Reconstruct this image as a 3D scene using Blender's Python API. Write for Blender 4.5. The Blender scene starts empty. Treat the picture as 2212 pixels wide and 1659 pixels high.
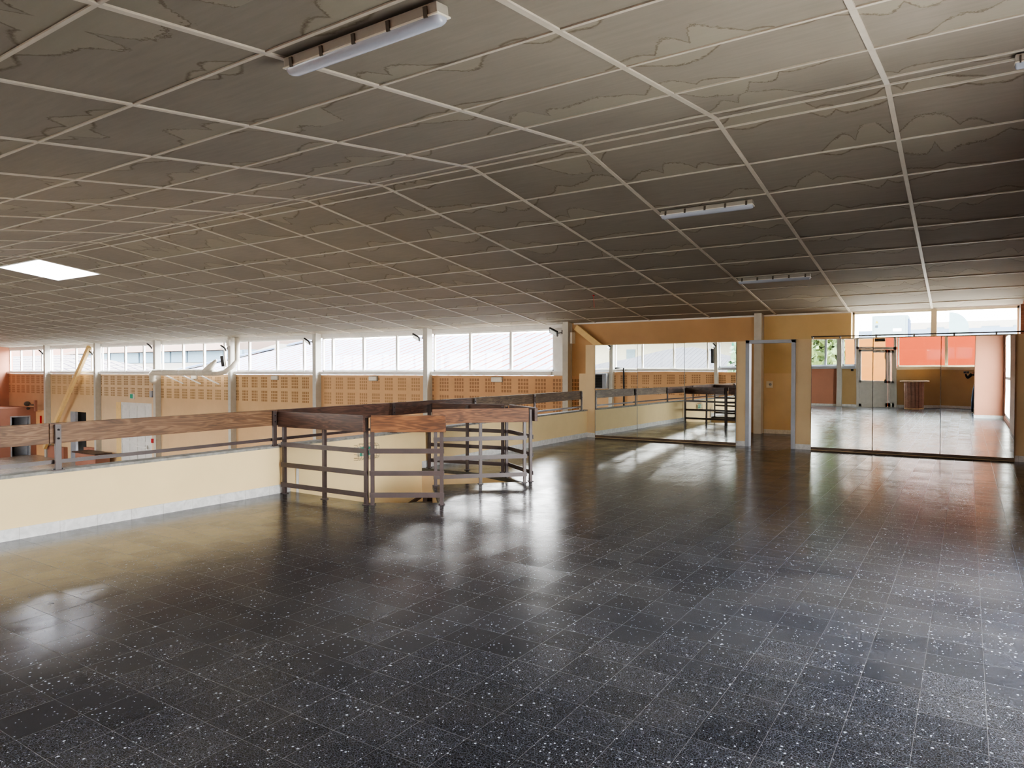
import bpy, bmesh, math, random
from mathutils import Vector, Matrix, Euler
random.seed(7)
C = bpy.context.scene.collection
PI = math.pi
# ------------------------------------------------------------------ helpers
class MB:
    """collects shapes into one mesh"""
    def __init__(s): s.bm = bmesh.new(); s.mi = 0
    def _mark(s, faces):
        for f in faces: f.material_index = s.mi
    def box(s, x0, x1, y0, y1, z0, z1, bev=0.0, M=None):
        x0, x1 = min(x0, x1), max(x0, x1); y0, y1 = min(y0, y1), max(y0, y1); z0, z1 = min(z0, z1), max(z0, z1)
        r = bmesh.ops.create_cube(s.bm, size=1.0)
        vs = r['verts']
        for v in vs:
            v.co = Vector(((x0+x1)/2+v.co.x*(x1-x0), (y0+y1)/2+v.co.y*(y1-y0), (z0+z1)/2+v.co.z*(z1-z0)))
        fs = set(f for v in vs for f in v.link_faces)
        if bev > 0:
            es = list(set(e for v in vs for e in v.link_edges))
            rr = bmesh.ops.bevel(s.bm, geom=es, offset=bev, segments=2, affect='EDGES', profile=0.7)
            fs = set(f for v in rr['verts'] for f in v.link_faces) | set(f for f in fs if f.is_valid)
            vs = list(set(v for f in fs for v in f.verts))
        if M is not None:
            for v in vs: v.co = M @ v.co
        s._mark(fs); return s
    def quad(s, *pts):
        vs = [s.bm.verts.new(p) for p in pts]
        f = s.bm.faces.new(vs); f.material_index = s.mi; return s
    def prism(s, poly, z0, z1):
        n = len(poly)
        lo = [s.bm.verts.new((p[0], p[1], z0)) for p in poly]; hi = [s.bm.verts.new((p[0], p[1], z1)) for p in poly]
        fs = [s.bm.faces.new(lo[::-1]), s.bm.faces.new(hi)]
        for i in range(n): fs.append(s.bm.faces.new((lo[i], lo[(i+1) % n], hi[(i+1) % n], hi[i])))
        s._mark(fs); return s
    def prism_axis(s, poly, a0, a1, axis='x'):
        def P(a, p): return (a, p[0], p[1]) if axis == 'x' else (p[0], a, p[1])
        n = len(poly)
        lo = [s.bm.verts.new(P(a0, p)) for p in poly]; hi = [s.bm.verts.new(P(a1, p)) for p in poly]
        fs = [s.bm.faces.new(lo[::-1]), s.bm.faces.new(hi)]
        for i in range(n): fs.append(s.bm.faces.new((lo[i], lo[(i+1) % n], hi[(i+1) % n], hi[i])))
        s._mark(fs); return s
    def tube(s, pts, r, seg=12, closed=False, caps=True):
        pts = [Vector(p) for p in pts]; rings = []; n = len(pts)
        rr = r if isinstance(r, (list, tuple)) else [r]*n
        up = Vector((0, 0, 1)); prev = None
        for i, p in enumerate(pts):
            if closed: d = pts[(i+1) % n]-pts[i-1]
            else: d = (pts[min(i+1, n-1)]-pts[max(i-1, 0)])
            d.normalize()
            if prev is None:
                a = up if abs(d.z) < .9 else Vector((1, 0, 0))
            else: a = prev
            b = a-d*a.dot(d); b.normalize(); prev = b; c = d.cross(b)
            rings.append([s.bm.verts.new(p+(b*math.cos(t)+c*math.sin(t))*rr[i]) for t in [2*PI*k/seg for k in range(seg)]])
        fs = []
        for i in range(n if closed else n-1):
            A, B = rings[i], rings[(i+1) % n]
            for k in range(seg): fs.append(s.bm.faces.new((A[k], A[(k+1) % seg], B[(k+1) % seg], B[k])))
        if caps and not closed: fs += [s.bm.faces.new(rings[0][::-1]), s.bm.faces.new(rings[-1])]
        for f in fs: f.smooth = True; f.material_index = s.mi
        return s
    def bar(s, a, b, w, h, up=(0, 0, 1)):
        """rectangular bar from a to b: w sideways, h along up"""
        a, b = Vector(a), Vector(b); d = (b-a).normalized(); u = Vector(up); u = (u-d*u.dot(d)).normalized(); v = d.cross(u)
        vs = []
        for p in (a, b):
            for sx, sy in ((-1, -1), (1, -1), (1, 1), (-1, 1)): vs.append(s.bm.verts.new(p+v*(sx*w/2)+u*(sy*h/2)))
        fs = [s.bm.faces.new(vs[3::-1]), s.bm.faces.new(vs[4:8])]
        for k in range(4): fs.append(s.bm.faces.new((vs[k], vs[(k+1) % 4], vs[4+(k+1) % 4], vs[4+k])))
        s._mark(fs); return s
    def ball(s, c, rx, ry=None, rz=None, seg=16):
        r = bmesh.ops.create_uvsphere(s.bm, u_segments=seg, v_segments=max(6, seg//2), radius=1.0)
        ry = ry or rx; rz = rz or rx
        for v in r['verts']: v.co = Vector((c[0]+v.co.x*rx, c[1]+v.co.y*ry, c[2]+v.co.z*rz))
        fs = set(f for v in r['verts'] for f in v.link_faces)
        for f in fs: f.smooth = True; f.material_index = s.mi
        return s
    def build(s, name, mats, parent=None, M=None, recalc=True):
        if recalc: bmesh.ops.recalc_face_normals(s.bm, faces=s.bm.faces)
        me = bpy.data.meshes.new(name); s.bm.to_mesh(me); s.bm.free()
        for m in (mats if isinstance(mats, (list, tuple)) else [mats]): me.materials.append(m)
        o = bpy.data.objects.new(name, me); C.objects.link(o)
        if parent is not None: o.parent = parent
        if M is not None: o.matrix_local = M
        return o

def islands(mb, name, mat, parent, M=None):
    """build every loose piece of mb as an object of its own"""
    bm = mb.bm; left = set(bm.verts); out = []
    while left:
        st_ = [left.pop()]; comp = set(st_)
        while st_:
            v = st_.pop()
            for e in v.link_edges:
                o = e.other_vert(v)
                if o in left: left.discard(o); comp.add(o); st_.append(o)
        nb_ = MB(); mp = {v: nb_.bm.verts.new(v.co) for v in comp}
        for f in {f for v in comp for f in v.link_faces}:
            g = nb_.bm.faces.new([mp[v] for v in f.verts]); g.smooth = f.smooth; g.material_index = f.material_index
        out.append(nb_.build(name, mat, parent, M))
    bm.free(); return out
def tag(o, label=None, cat=None, group=None, kind=None):
    if label: o['label'] = label
    if cat: o['category'] = cat
    if group: o['group'] = group
    if kind: o['kind'] = kind
    return o
def struct(o, label=None): return tag(o, label, None, None, 'structure')
def empty(name, loc=(0, 0, 0), rz=0.0, label=None, cat=None, group=None, kind=None):
    o = bpy.data.objects.new(name, None); C.objects.link(o); o.location = loc; o.rotation_euler = (0, 0, rz); o.empty_display_size = .1
    return tag(o, label, cat, group, kind)
def kids(o): return [c for c in bpy.data.objects if c.parent == o]
def dup(root, loc, rz=None, label=None, group=None, scale=None):
    r = root.copy(); C.objects.link(r); r.location = loc
    if rz is not None: r.rotation_euler = (0, 0, rz)
    if label: r['label'] = label
    if group: r['group'] = group
    if scale: r.scale = scale
    for ch in kids(root):
        c = ch.copy(); C.objects.link(c); c.parent = r
        for g in kids(ch):
            d = g.copy(); C.objects.link(d); d.parent = c
    return r

# ------------------------------------------------------------------ materials
def lin(c):
    if not isinstance(c, str) and len(c) == 4: return c
    if isinstance(c, str): c = tuple(int(c[i:i+2], 16)/255 for i in (0, 2, 4))
    return tuple((x/12.92 if x <= .04045 else ((x+.055)/1.055)**2.4) for x in c)+(1.0,)
class NT:
    def __init__(s, name):
        s.m = bpy.data.materials.new(name); s.m.use_nodes = True; s.t = s.m.node_tree; s.n = s.t.nodes; s.l = s.t.links
        s.b = s.n['Principled BSDF']; s.out = s.n['Material Output']
    def node(s, typ, **kw):
        n = s.n.new(typ)
        for k, v in kw.items(): setattr(n, k, v)
        return n
    def set(s, sock, v):
        if hasattr(v, 'is_output') or isinstance(v, bpy.types.NodeSocket): s.l.new(v, sock)
        else: sock.default_value = v
    def math(s, op, a, b=None, c=None, clamp=False):
        n = s.node('ShaderNodeMath', operation=op, use_clamp=clamp); s.set(n.inputs[0], a)
        if b is not None: s.set(n.inputs[1], b)
        if c is not None: s.set(n.inputs[2], c)
        return n.outputs[0]
    def pos(s):
        g = s.node('ShaderNodeNewGeometry'); return g.outputs['Position']
    def obj(s): return s.node('ShaderNodeTexCoord').outputs['Object']
    def xyz(s, v):
        n = s.node('ShaderNodeSeparateXYZ'); s.l.new(v, n.inputs[0]); return n.outputs
    def comb(s, x, y, z):
        n = s.node('ShaderNodeCombineXYZ'); s.set(n.inputs[0], x); s.set(n.inputs[1], y); s.set(n.inputs[2], z); return n.outputs[0]
    def noise(s, v, scale=5., detail=3., rough=.5, dist=0.):
        n = s.node('ShaderNodeTexNoise'); s.l.new(v, n.inputs['Vector'])
        n.inputs['Scale'].default_value = scale; n.inputs['Detail'].default_value = detail; n.inputs['Roughness'].default_value = rough; n.inputs['Distortion'].default_value = dist
        return n.outputs['Fac']
    def ramp(s, f, stops, interp='LINEAR'):
        n = s.node('ShaderNodeValToRGB'); s.l.new(f, n.inputs[0]); cr = n.color_ramp; cr.interpolation = interp
        while len(cr.elements) < len(stops): cr.elements.new(.5)
        for e, (p, c) in zip(cr.elements, stops):
            e.position = p; e.color = c if isinstance(c, tuple) and len(c) == 4 else lin(c)
        return n.outputs[0]
    def mix(s, f, a, b, mode='MIX'):
        n = s.node('ShaderNodeMix', data_type='RGBA', blend_type=mode); s.set(n.inputs[0], f)
        s.set(n.inputs[6], lin(a) if isinstance(a, str) else a); s.set(n.inputs[7], lin(b) if isinstance(b, str) else b)
        return n.outputs[2]
    def bump(s, h, strength=.2, dist=.01):
        n = s.node('ShaderNodeBump'); s.l.new(h, n.inputs['Height']); n.inputs['Strength'].default_value = strength; n.inputs['Distance'].default_value = dist
        s.l.new(n.outputs[0], s.b.inputs['Normal']); return n
    def base(s, c): s.set(s.b.inputs['Base Color'], lin(c) if isinstance(c, str) else c)

def plain(name, col, rough=.6, metal=0., var=.06, scale=6., bump=0., spec=None):
    t = NT(name); p = t.obj(); f = t.noise(p, scale, 4, .6)
    c = lin(col); d = tuple(x*(1-var*1.6) for x in c[:3])+(1,); e = tuple(min(1, x*(1+var)) for x in c[:3])+(1,)
    t.base(t.ramp(f, [(.3, d), (.7, e)])); t.b.inputs['Roughness'].default_value = rough; t.b.inputs['Metallic'].default_value = metal
    if spec is not None: t.b.inputs['Specular IOR Level'].default_value = spec
    if bump: t.bump(t.noise(p, 120, 3), bump, .002)
    return t.m
def outside(name, col, rough=.7, metal=0., var=.05, k=.22):
    c = lin(col); return plain(name, tuple(x*k for x in c[:3])+(1,), rough, 0, var, 6., 0., 0.)
def painted_wall(name, col, var=.05):
    t = NT(name); p = t.pos()
    f = t.noise(p, 1.3, 4, .6); g = t.noise(p, 60, 2, .5)
    c = lin(col); d = tuple(x*(1-var*1.8) for x in c[:3])+(1,); e = tuple(min(1, x*(1+var)) for x in c[:3])+(1,)
    base = t.ramp(f, [(.3, d), (.7, e)])
    x, y, z = t.xyz(p)
    t.base(base); t.b.inputs['Roughness'].default_value = .75; t.bump(g, .12, .004); return t.m
def perforated(name, col, hole, z0=.30, z1=1.33):
    """acoustic brick: blocks of 4 by 4 small square holes, two rows of blocks"""
    t = NT(name); p = t.pos(); x, y, z = t.xyz(p)
    f = t.noise(p, 1.1, 3, .6); c = lin(col); d = tuple(v*.9 for v in c[:3])+(1,)
    wall = t.ramp(f, [(.3, d), (.7, c)])
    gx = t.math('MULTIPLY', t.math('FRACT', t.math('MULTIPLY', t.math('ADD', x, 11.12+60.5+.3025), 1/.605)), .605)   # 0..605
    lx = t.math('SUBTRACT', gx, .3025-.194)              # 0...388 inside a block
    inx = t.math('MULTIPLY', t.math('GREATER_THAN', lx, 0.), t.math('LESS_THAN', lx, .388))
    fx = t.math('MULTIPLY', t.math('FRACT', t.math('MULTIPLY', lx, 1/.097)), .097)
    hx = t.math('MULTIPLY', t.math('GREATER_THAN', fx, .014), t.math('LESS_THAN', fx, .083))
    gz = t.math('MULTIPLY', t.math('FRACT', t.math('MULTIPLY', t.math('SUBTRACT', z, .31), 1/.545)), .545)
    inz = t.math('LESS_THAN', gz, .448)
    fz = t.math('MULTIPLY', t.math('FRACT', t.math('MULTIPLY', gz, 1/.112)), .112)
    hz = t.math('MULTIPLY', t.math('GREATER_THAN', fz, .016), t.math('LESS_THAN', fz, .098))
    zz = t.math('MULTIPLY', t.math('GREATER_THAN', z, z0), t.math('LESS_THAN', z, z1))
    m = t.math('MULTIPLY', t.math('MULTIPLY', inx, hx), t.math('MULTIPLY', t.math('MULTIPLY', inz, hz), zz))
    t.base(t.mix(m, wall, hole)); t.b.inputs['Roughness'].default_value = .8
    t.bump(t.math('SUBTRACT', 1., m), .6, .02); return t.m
def ceiling_mat():
    t = NT('fibre_ceiling_tile'); p = t.pos(); x, y, z = t.xyz(p)
    big = t.noise(p, .55, 3, .5); fine = t.noise(p, 9, 5, .6)
    fib = t.noise(t.comb(t.math('MULTIPLY', x, 1.2), t.math('MULTIPLY', y, 9.), 0.), 2., 3, .6)
    base = t.ramp(t.math('ADD', t.math('MULTIPLY', big, .6), t.math('MULTIPLY', fib, .4)), [(.3, '706a60'), (.7, '817a70')])
    # water marks: lobes growing out of the cross joints
    far_ = t.math('GREATER_THAN', y, 7.4)
    rr = t.math('ADD', t.math('MULTIPLY', far_, t.math('MULTIPLY', t.math('SUBTRACT', y, 7.65), 1/1.0365)), t.math('MULTIPLY', t.math('SUBTRACT', 1., far_), t.math('MULTIPLY', t.math('SUBTRACT', y, 7.16), 1/1.052)))
    rid = t.math('ROUND', rr); sd = t.math('SUBTRACT', rr, rid); side = t.math('SIGN', sd); dist = t.math('ABSOLUTE', sd)
    amp = t.math('MULTIPLY', t.math('SUBTRACT', t.noise(t.comb(x, t.math('MULTIPLY', rid, 5.3), t.math('MULTIPLY', side, 3.7)), .85, 1., .4), .46), 2.3, clamp=True)
    lob = t.math('ABSOLUTE', t.math('SINE', t.math('MULTIPLY_ADD', x, 4.2, t.math('MULTIPLY', t.noise(t.comb(x, rid, side), 1.6, 1., .5), 9.))))
    jag = t.noise(t.comb(x, y, 0.), 26., 2., .7)
    L = t.math('MULTIPLY', t.math('MULTIPLY', amp, t.math('MULTIPLY_ADD', lob, .65, .35)), t.math('MULTIPLY_ADD', jag, .5, .75))
    df = t.math('SUBTRACT', L, dist)
    ring = t.math('SUBTRACT', 1., t.math('MULTIPLY', t.math('ABSOLUTE', t.math('SUBTRACT', df, .012)), 38.), clamp=True)
    has = t.math('GREATER_THAN', L, .03); inside = t.math('MULTIPLY', has, t.math('GREATER_THAN', df, .012))
    col = t.mix(t.math('MULTIPLY', inside, .45), base, '8a8577')
    col = t.mix(t.math('MULTIPLY', t.math('MULTIPLY', ring, has), t.math('MULTIPLY_ADD', fine, 1.1, .15, clamp=True)), col, '4a3a24')
    t.base(col); t.b.inputs['Roughness'].default_value = .85
    t.bump(t.noise(p, 90, 3), .15, .003); return t.m
def terrazzo(name, pitch=.2545, ox=.084, oy=3.27, dark=True):
    t = NT(name); p = t.pos(); x, y, z = t.xyz(p)
    u = t.math('MULTIPLY', t.math('SUBTRACT', x, ox), 1/pitch); v = t.math('MULTIPLY', t.math('SUBTRACT', y, oy), 1/pitch)
    fu = t.math('SUBTRACT', .5, t.math('ABSOLUTE', t.math('SUBTRACT', t.math('FRACT', u), .5)))
    fv = t.math('SUBTRACT', .5, t.math('ABSOLUTE', t.math('SUBTRACT', t.math('FRACT', v), .5)))
    edge = t.math('MINIMUM', fu, fv)
    joint = t.math('SUBTRACT', 1., t.math('MULTIPLY', t.math('SUBTRACT', edge, .002), 220.), clamp=True)
    cell = t.comb(t.math('FLOOR', u), t.math('FLOOR', v), 0.)
    wn = t.node('ShaderNodeTexWhiteNoise', noise_dimensions='3D'); t.l.new(cell, wn.inputs[0]); rnd = wn.outputs['Value']; rc = wn.outputs['Color']
    # chips: offset the pattern per tile
    q = t.node('ShaderNodeVectorMath', operation='MULTIPLY_ADD'); t.l.new(rc, q.inputs[0]); q.inputs[1].default_value = (7, 7, 7); t.l.new(p, q.inputs[2])
    nd = t.node('ShaderNodeTexNoise'); t.l.new(q.outputs[0], nd.inputs['Vector']); nd.inputs['Scale'].default_value = 55
    qq = t.node('ShaderNodeVectorMath', operation='MULTIPLY_ADD'); t.l.new(nd.outputs['Color'], qq.inputs[0]); qq.inputs[1].default_value = (.006, .006, 0); t.l.new(q.outputs[0], qq.inputs[2])
    def vor(scale, feat):
        n = t.node('ShaderNodeTexVoronoi', feature=feat, voronoi_dimensions='3D'); t.l.new(qq.outputs[0], n.inputs['Vector']); n.inputs['Scale'].default_value = scale; return n
    v1 = vor(85, 'F1'); v1e = vor(85, 'DISTANCE_TO_EDGE')
    c1 = t.node('ShaderNodeSeparateColor'); t.l.new(v1.outputs['Color'], c1.inputs[0])
    v2 = vor(150, 'F1'); c2 = t.node('ShaderNodeSeparateColor'); t.l.new(v2.outputs['Color'], c2.inputs[0])
    edge_line = t.math('LESS_THAN', v1e.outputs['Distance'], .07)
    if dark:
        chip = t.ramp(c1.outputs[0], [(0., '1b1b1d'), (.6, '252527'), (1., '343437')])
        body = t.mix(t.math('MULTIPLY', edge_line, .8), chip, '55555a')
        size = t.math('MULTIPLY_ADD', c1.outputs[2], .42, .12)
        white = t.math('MULTIPLY', t.math('GREATER_THAN', c1.outputs[1], .962), t.math('LESS_THAN', v1.outputs['Distance'], size))
        white2 = t.math('MULTIPLY', t.math('GREATER_THAN', c2.outputs[1], .982), t.math('LESS_THAN', v2.outputs['Distance'], .4))
        col = t.mix(t.math('MAXIMUM', white, white2), body, 'c3c8ce')
        tone = t.math('MULTIPLY_ADD', rnd, .22, .60)
        col = t.mix(1., col, t.comb(t.math('MULTIPLY', tone, .94), t.math('MULTIPLY', tone, .97), t.math('MULTIPLY', tone, 1.05)), 'MULTIPLY')
        dust = t.noise(p, .8, 5, .6, .4)
        col = t.mix(t.math('MULTIPLY', t.math('SUBTRACT', dust, .45, clamp=True), .5), col, '7a756c')
        col = t.mix(t.math('MULTIPLY', joint, .3), col, '55524e')
    else:
        body = t.ramp(c1.outputs[0], [(0., '8f8a84'), (.6, 'b9b2aa'), (1., 'd5d0c8')]); col = t.mix(t.math('MULTIPLY', joint, .5), body, '807a72')
    t.base(col)
    scr = t.noise(p, 3.5, 5, .65, .6)
    rough = t.math('ADD', t.math('MULTIPLY', scr, .20), t.math('MULTIPLY_ADD', rnd, .06, .085))
    t.set(t.b.inputs['Roughness'], t.math('ADD', rough, t.math('MULTIPLY', joint, .12)))
    t.b.inputs['IOR'].default_value = 1.5
    # uneven tiles: every tile leans a little its own way, plus joints and slow waves
    ru = t.node('ShaderNodeSeparateColor'); t.l.new(rc, ru.inputs[0])
    lean = t.math('ADD', t.math('MULTIPLY', t.math('SUBTRACT', ru.outputs[0], .5), t.math('FRACT', u)), t.math('MULTIPLY', t.math('SUBTRACT', ru.outputs[1], .5), t.math('FRACT', v)))
    wave = t.noise(p, 5., 2., .5)
    h = t.math('ADD', t.math('MULTIPLY', lean, .0007), t.math('MULTIPLY', wave, .0016))
    h = t.math('SUBTRACT', h, t.math('MULTIPLY', joint, .0001))
    t.bump(h, 1., 1.); return t.m
def wood(name, c0, c1, c2, rough=.6):
    t = NT(name); p = t.obj(); x, y, z = t.xyz(p)
    oi = t.node('ShaderNodeObjectInfo')
    sx = t.math('ADD', t.math('MULTIPLY', x, .9), t.math('MULTIPLY', oi.outputs['Random'], 40.))
    w = t.noise(t.comb(sx, t.math('MULTIPLY', y, 6.), t.math('MULTIPLY', z, 9.)), 1.6, 3, .5, .8)
    rings = t.math('SINE', t.math('MULTIPLY', t.math('ADD', w, t.math('MULTIPLY', z, .25)), 42.))
    g = t.noise(t.comb(t.math('MULTIPLY', sx, 2.), t.math('MULTIPLY', y, 60.), t.math('MULTIPLY', z, 90.)), 2.2, 4, .7)
    blot = t.noise(t.comb(sx, 0., t.math('MULTIPLY', z, 2.5)), 2.2, 3, .6)
    f = t.math('ADD', t.math('MULTIPLY', t.math('MULTIPLY_ADD', rings, .5, .5), .2), t.math('ADD', t.math('MULTIPLY', g, .45), t.math('MULTIPLY', blot, .45)))
    t.base(t.ramp(f, [(.28, c0), (.55, c1), (.82, c2)])); t.b.inputs['Roughness'].default_value = rough
    t.bump(f, .25, .004); return t.m
def glass_mat(name='window_glass', tint=(.97, .99, 1, 1), refl=.06):
    t = NT(name); t.n.remove(t.b)
    a = t.node('ShaderNodeBsdfTransparent'); a.inputs[0].default_value = tint
    g = t.node('ShaderNodeBsdfGlossy'); g.inputs['Roughness'].default_value = .02
    m = t.node('ShaderNodeMixShader'); m.inputs[0].default_value = refl*.7; t.l.new(a.outputs[0], m.inputs[1]); t.l.new(g.outputs[0], m.inputs[2])
    t.l.new(m.outputs[0], t.out.inputs[0]); return t.m
def metal_stripes(name, a, b, c, px=.35):
    t = NT(name); p = t.pos(); x, y, z = t.xyz(p)
    s = t.math('FRACT', t.math('MULTIPLY', x, 1/px)); n = t.noise(t.comb(t.math('MULTIPLY', x, 3.), t.math('MULTIPLY', y, .35), 0.), 1.5, 4, .7)
    line = t.math('MULTIPLY', t.math('LESS_THAN', s, .22), t.math('GREATER_THAN', n, .43))
    shade = t.math('LESS_THAN', t.math('ABSOLUTE', t.math('SUBTRACT', s, .5)), .12)
    col = t.mix(t.math('MULTIPLY', shade, .5), a, b); t.base(t.mix(line, col, c)); t.b.inputs['Roughness'].default_value = .9; t.b.inputs['Specular IOR Level'].default_value = 0; return t.m
def roof_tiles(name, a, b):
    t = NT(name); p = t.pos(); x, y, z = t.xyz(p)
    br = t.node('ShaderNodeTexBrick'); t.l.new(t.comb(x, t.math('MULTIPLY', y, 1.), 0.), br.inputs[0]); br.inputs['Scale'].default_value = 1.0
    br.inputs['Brick Width'].default_value = .9; br.inputs['Row Height'].default_value = .8; br.inputs['Mortar Size'].default_value = .07
    br.inputs['Color1'].default_value = lin(a); br.inputs['Color2'].default_value = lin(a); br.inputs['Mortar'].default_value = lin(b)
    t.base(br.outputs[0]); t.b.inputs['Roughness'].default_value = .9; t.b.inputs['Specular IOR Level'].default_value = 0; return t.m
def leafy(name, a, b):
    t = NT(name); p = t.pos(); f = t.noise(p, 3., 4, .7); t.base(t.ramp(f, [(.35, a), (.65, b)])); t.b.inputs['Roughness'].default_value = .7; return t.m
def marble_tile(name='skirting_tile'):
    t = NT(name); p = t.pos(); x, y, z = t.xyz(p); f = t.noise(p, 14, 5, .6, .8)
    c = t.ramp(f, [(.35, 'c9c8c6'), (.65, 'e2e1df')])
    a = t.math('FRACT', t.math('MULTIPLY', t.math('ADD', x, y), 1/.333)); j = t.math('LESS_THAN', a, .012)
    t.base(t.mix(t.math('MULTIPLY', j, .6), c, '8d8880')); t.b.inputs['Roughness'].default_value = .35; return t.m

M = {}
M['floor'] = terrazzo('dark_terrazzo'); M['floor2'] = terrazzo('light_terrazzo', .3, 0, 0, False)
M['ceil'] = ceiling_mat()
M['grid'] = plain('white_ceiling_bar', 'aea79b', .5, 0, .05)
M['parapet'] = painted_wall('cream_paint', 'edd4a2', .03)
M['ochre'] = painted_wall('ochre_paint', 'd6bc94'); M['orange'] = painted_wall('orange_paint', 'bf9a70'); M['yellow'] = painted_wall('yellow_paint', 'cdb384')
M['terra'] = painted_wall('terracotta_paint', 'b9826a'); M['terra2'] = painted_wall('brick_red_paint', 'a0705e'); M['peach'] = painted_wall('peach_paint', 'dfae7c')
M['brown'] = painted_wall('tan_paint', 'b89b70')
cols = ['c69c7a', 'd6b890', 'dcc09e', 'dab890', 'd6b288', 'd9b086', 'd0a47c', 'cb9e76']
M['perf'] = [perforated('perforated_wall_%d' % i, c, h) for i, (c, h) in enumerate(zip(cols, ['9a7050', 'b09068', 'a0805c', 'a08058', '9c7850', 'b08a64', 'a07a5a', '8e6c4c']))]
M['white'] = plain('white_frame_paint', 'e4e2de', .45, 0, .04); M['cream_frame'] = plain('cream_frame_paint', 'dcd3bb', .5, 0, .04)
M['greyframe'] = plain('grey_frame_paint', 'a9aeb6', .45, 0, .04); M['steel'] = plain('grey_column_paint', 'bdbab2', .5, 0, .05)
M['rail'] = plain('brown_metal_paint', '463a38', .42, .0, .08, 12); M['black'] = plain('black_plastic', '1c1c1e', .4, 0, .05)
M['wood'] = wood('dark_stained_wood', '2a1a12', '6a4329', '9a6a42'); M['oldwood'] = wood('worn_brown_wood', '3a281b', '6b4c32', '8f7052', .55)
M['greywood'] = wood('weathered_wood', '3a2f28', '6a5848', '8d7b69', .55); M['darkplank'] = wood('dark_brown_wood', '251915', '4a3229', '6f5140', .5)
M['palewood'] = wood('pale_spool_wood', '8a6a4c', 'b8946c', 'd9bd97', .6); M['brownwood'] = wood('brown_panel_wood', '6b4638', '8a6250', 'a07a66', .6)
M['glass'] = glass_mat(); M['skirt'] = marble_tile(); M['cap'] = plain('grey_concrete_cap', '8d8b85', .7, 0, .25, 15)
M['edge'] = plain('dark_floor_nosing', '45433f', .5, 0, .2, 20)
M['lampbody'] = plain('grey_lamp_body', '98938a', .5); M['clip'] = plain('dark_clip', '4a4339', .5)
t = NT('frosted_diffuser'); t.base('a4abb9'); t.b.inputs['Roughness'].default_value = .25; t.bump(t.noise(t.obj(), 60, 2), .1, .002); M['diff'] = t.m
t = NT('silver_mirror'); t.b.inputs['Metallic'].default_value = 1.; t.b.inputs['Roughness'].default_value = .0; t.base((.86, .9, .87, 1)); M['mirror'] = t.m
M['plastic'] = plain('aged_white_plastic', 'd9d4c8', .4); M['pvc'] = plain('cream_pvc_pipe', 'd2cbbd', .4); M['lens'] = plain('floodlight_lens', 'c6cbc9', .2)
M['green'] = plain('exit_sign_green', '1f9d80', .4); M['wire'] = plain('galvanised_wire', '77736a', .4, .5); M['red'] = plain('red_plastic', 'b8202a', .4)
M['shade_black'] = plain('painted_shade_black', '101012', .8); M['doorgrey'] = plain('grey_door_paint', '8f939c', .5)  # near-black colour stands in for the shade inside openings
M['doorwhite'] = plain('white_door_paint', 'd6d5d2', .5, 0, .05); M['brace'] = plain('cream_steel_brace', 'e0c084', .5, 0, .05)

# ------------------------------------------------------------------ camera
cam = bpy.data.cameras.new('camera'); co = bpy.data.objects.new('camera', cam); C.objects.link(co)
cam.sensor_width = 36; cam.lens = 1500/2212*36; cam.clip_start = .02; cam.clip_end = 500
yaw = math.atan(984/1500); pitch = -math.atan(26.5/1500)
co.location = (0, 0, 1.5); co.rotation_euler = (PI/2+pitch, 0, yaw)
bpy.context.scene.camera = co

# ------------------------------------------------------------------ main dimensions
YB, YF = 17.56, -3.0            # window wall ahead, window wall behind the camera
XL, XR = -46.2, .92             # gable end, near side wall
ZG = -3.06                      # hall floor below the gallery
YR, ZR = 7.4, 4.2; SB, SF = .130, .135
def zc(y): return ZR-SB*(y-YR) if y > YR else ZR-SF*(YR-y)
PX = -7.1                       # gallery edge
YP = 14.28                      # mirror partition
colx = [-41.21, -35.92, -30.61, -25.1, -20.02, -14.72, -9.545, -4.25]
mull = [-44.75, -43.26, -42.2, -40.0, -38.41, -36.8, -35.23, -33.65, -32.03, -30.41, -28.85, -27.3, -25.85, -24.22, -22.5, -20.94, -19.38, -17.81, -16.23, -13.13, -11.59]

# ------------------------------------------------------------------ gallery floor with its stair opening
hole = [(-7.1, 5.74), (-5.74, 5.72), (-5.05, 6.17), (-5.92, 7.10), (-5.05, 7.98), (-6.04, 8.31), (-7.1, 8.26)]
bm = bmesh.new()
outer = [(PX, YF), (XR, YF), (XR, YB+.1), (-7.42, YB+.1), (-7.2, 8.26), (PX, 8.26), (-6.04, 8.31), (-5.05, 7.98), (-5.92, 7.10), (-5.05, 6.17), (-5.74, 5.72), (PX, 5.74)]
vs = [bm.verts.new((x, y, 0)) for x, y in outer]; es = [bm.edges.new((vs[i], vs[(i+1) % len(vs)])) for i in range(len(vs))]
bmesh.ops.triangle_fill(bm, edges=es, use_beauty=True)
top = list(bm.faces)
for f in top:
    if f.normal.z < 0: f.normal_flip()
mb = MB(); mb.bm.free(); mb.bm = bm
mb.mi = 1
for i in range(len(outer)):
    a, b = outer[i], outer[(i+1) % len(outer)]
    mb.quad((a[0], a[1], 0), (b[0], b[1], 0), (b[0], b[1], -.05), (a[0], a[1], -.05))
struct(mb.build('floor', [M['floor'], M['edge']], recalc=False), 'dark speckled terrazzo tile floor of the upper gallery')
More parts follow.
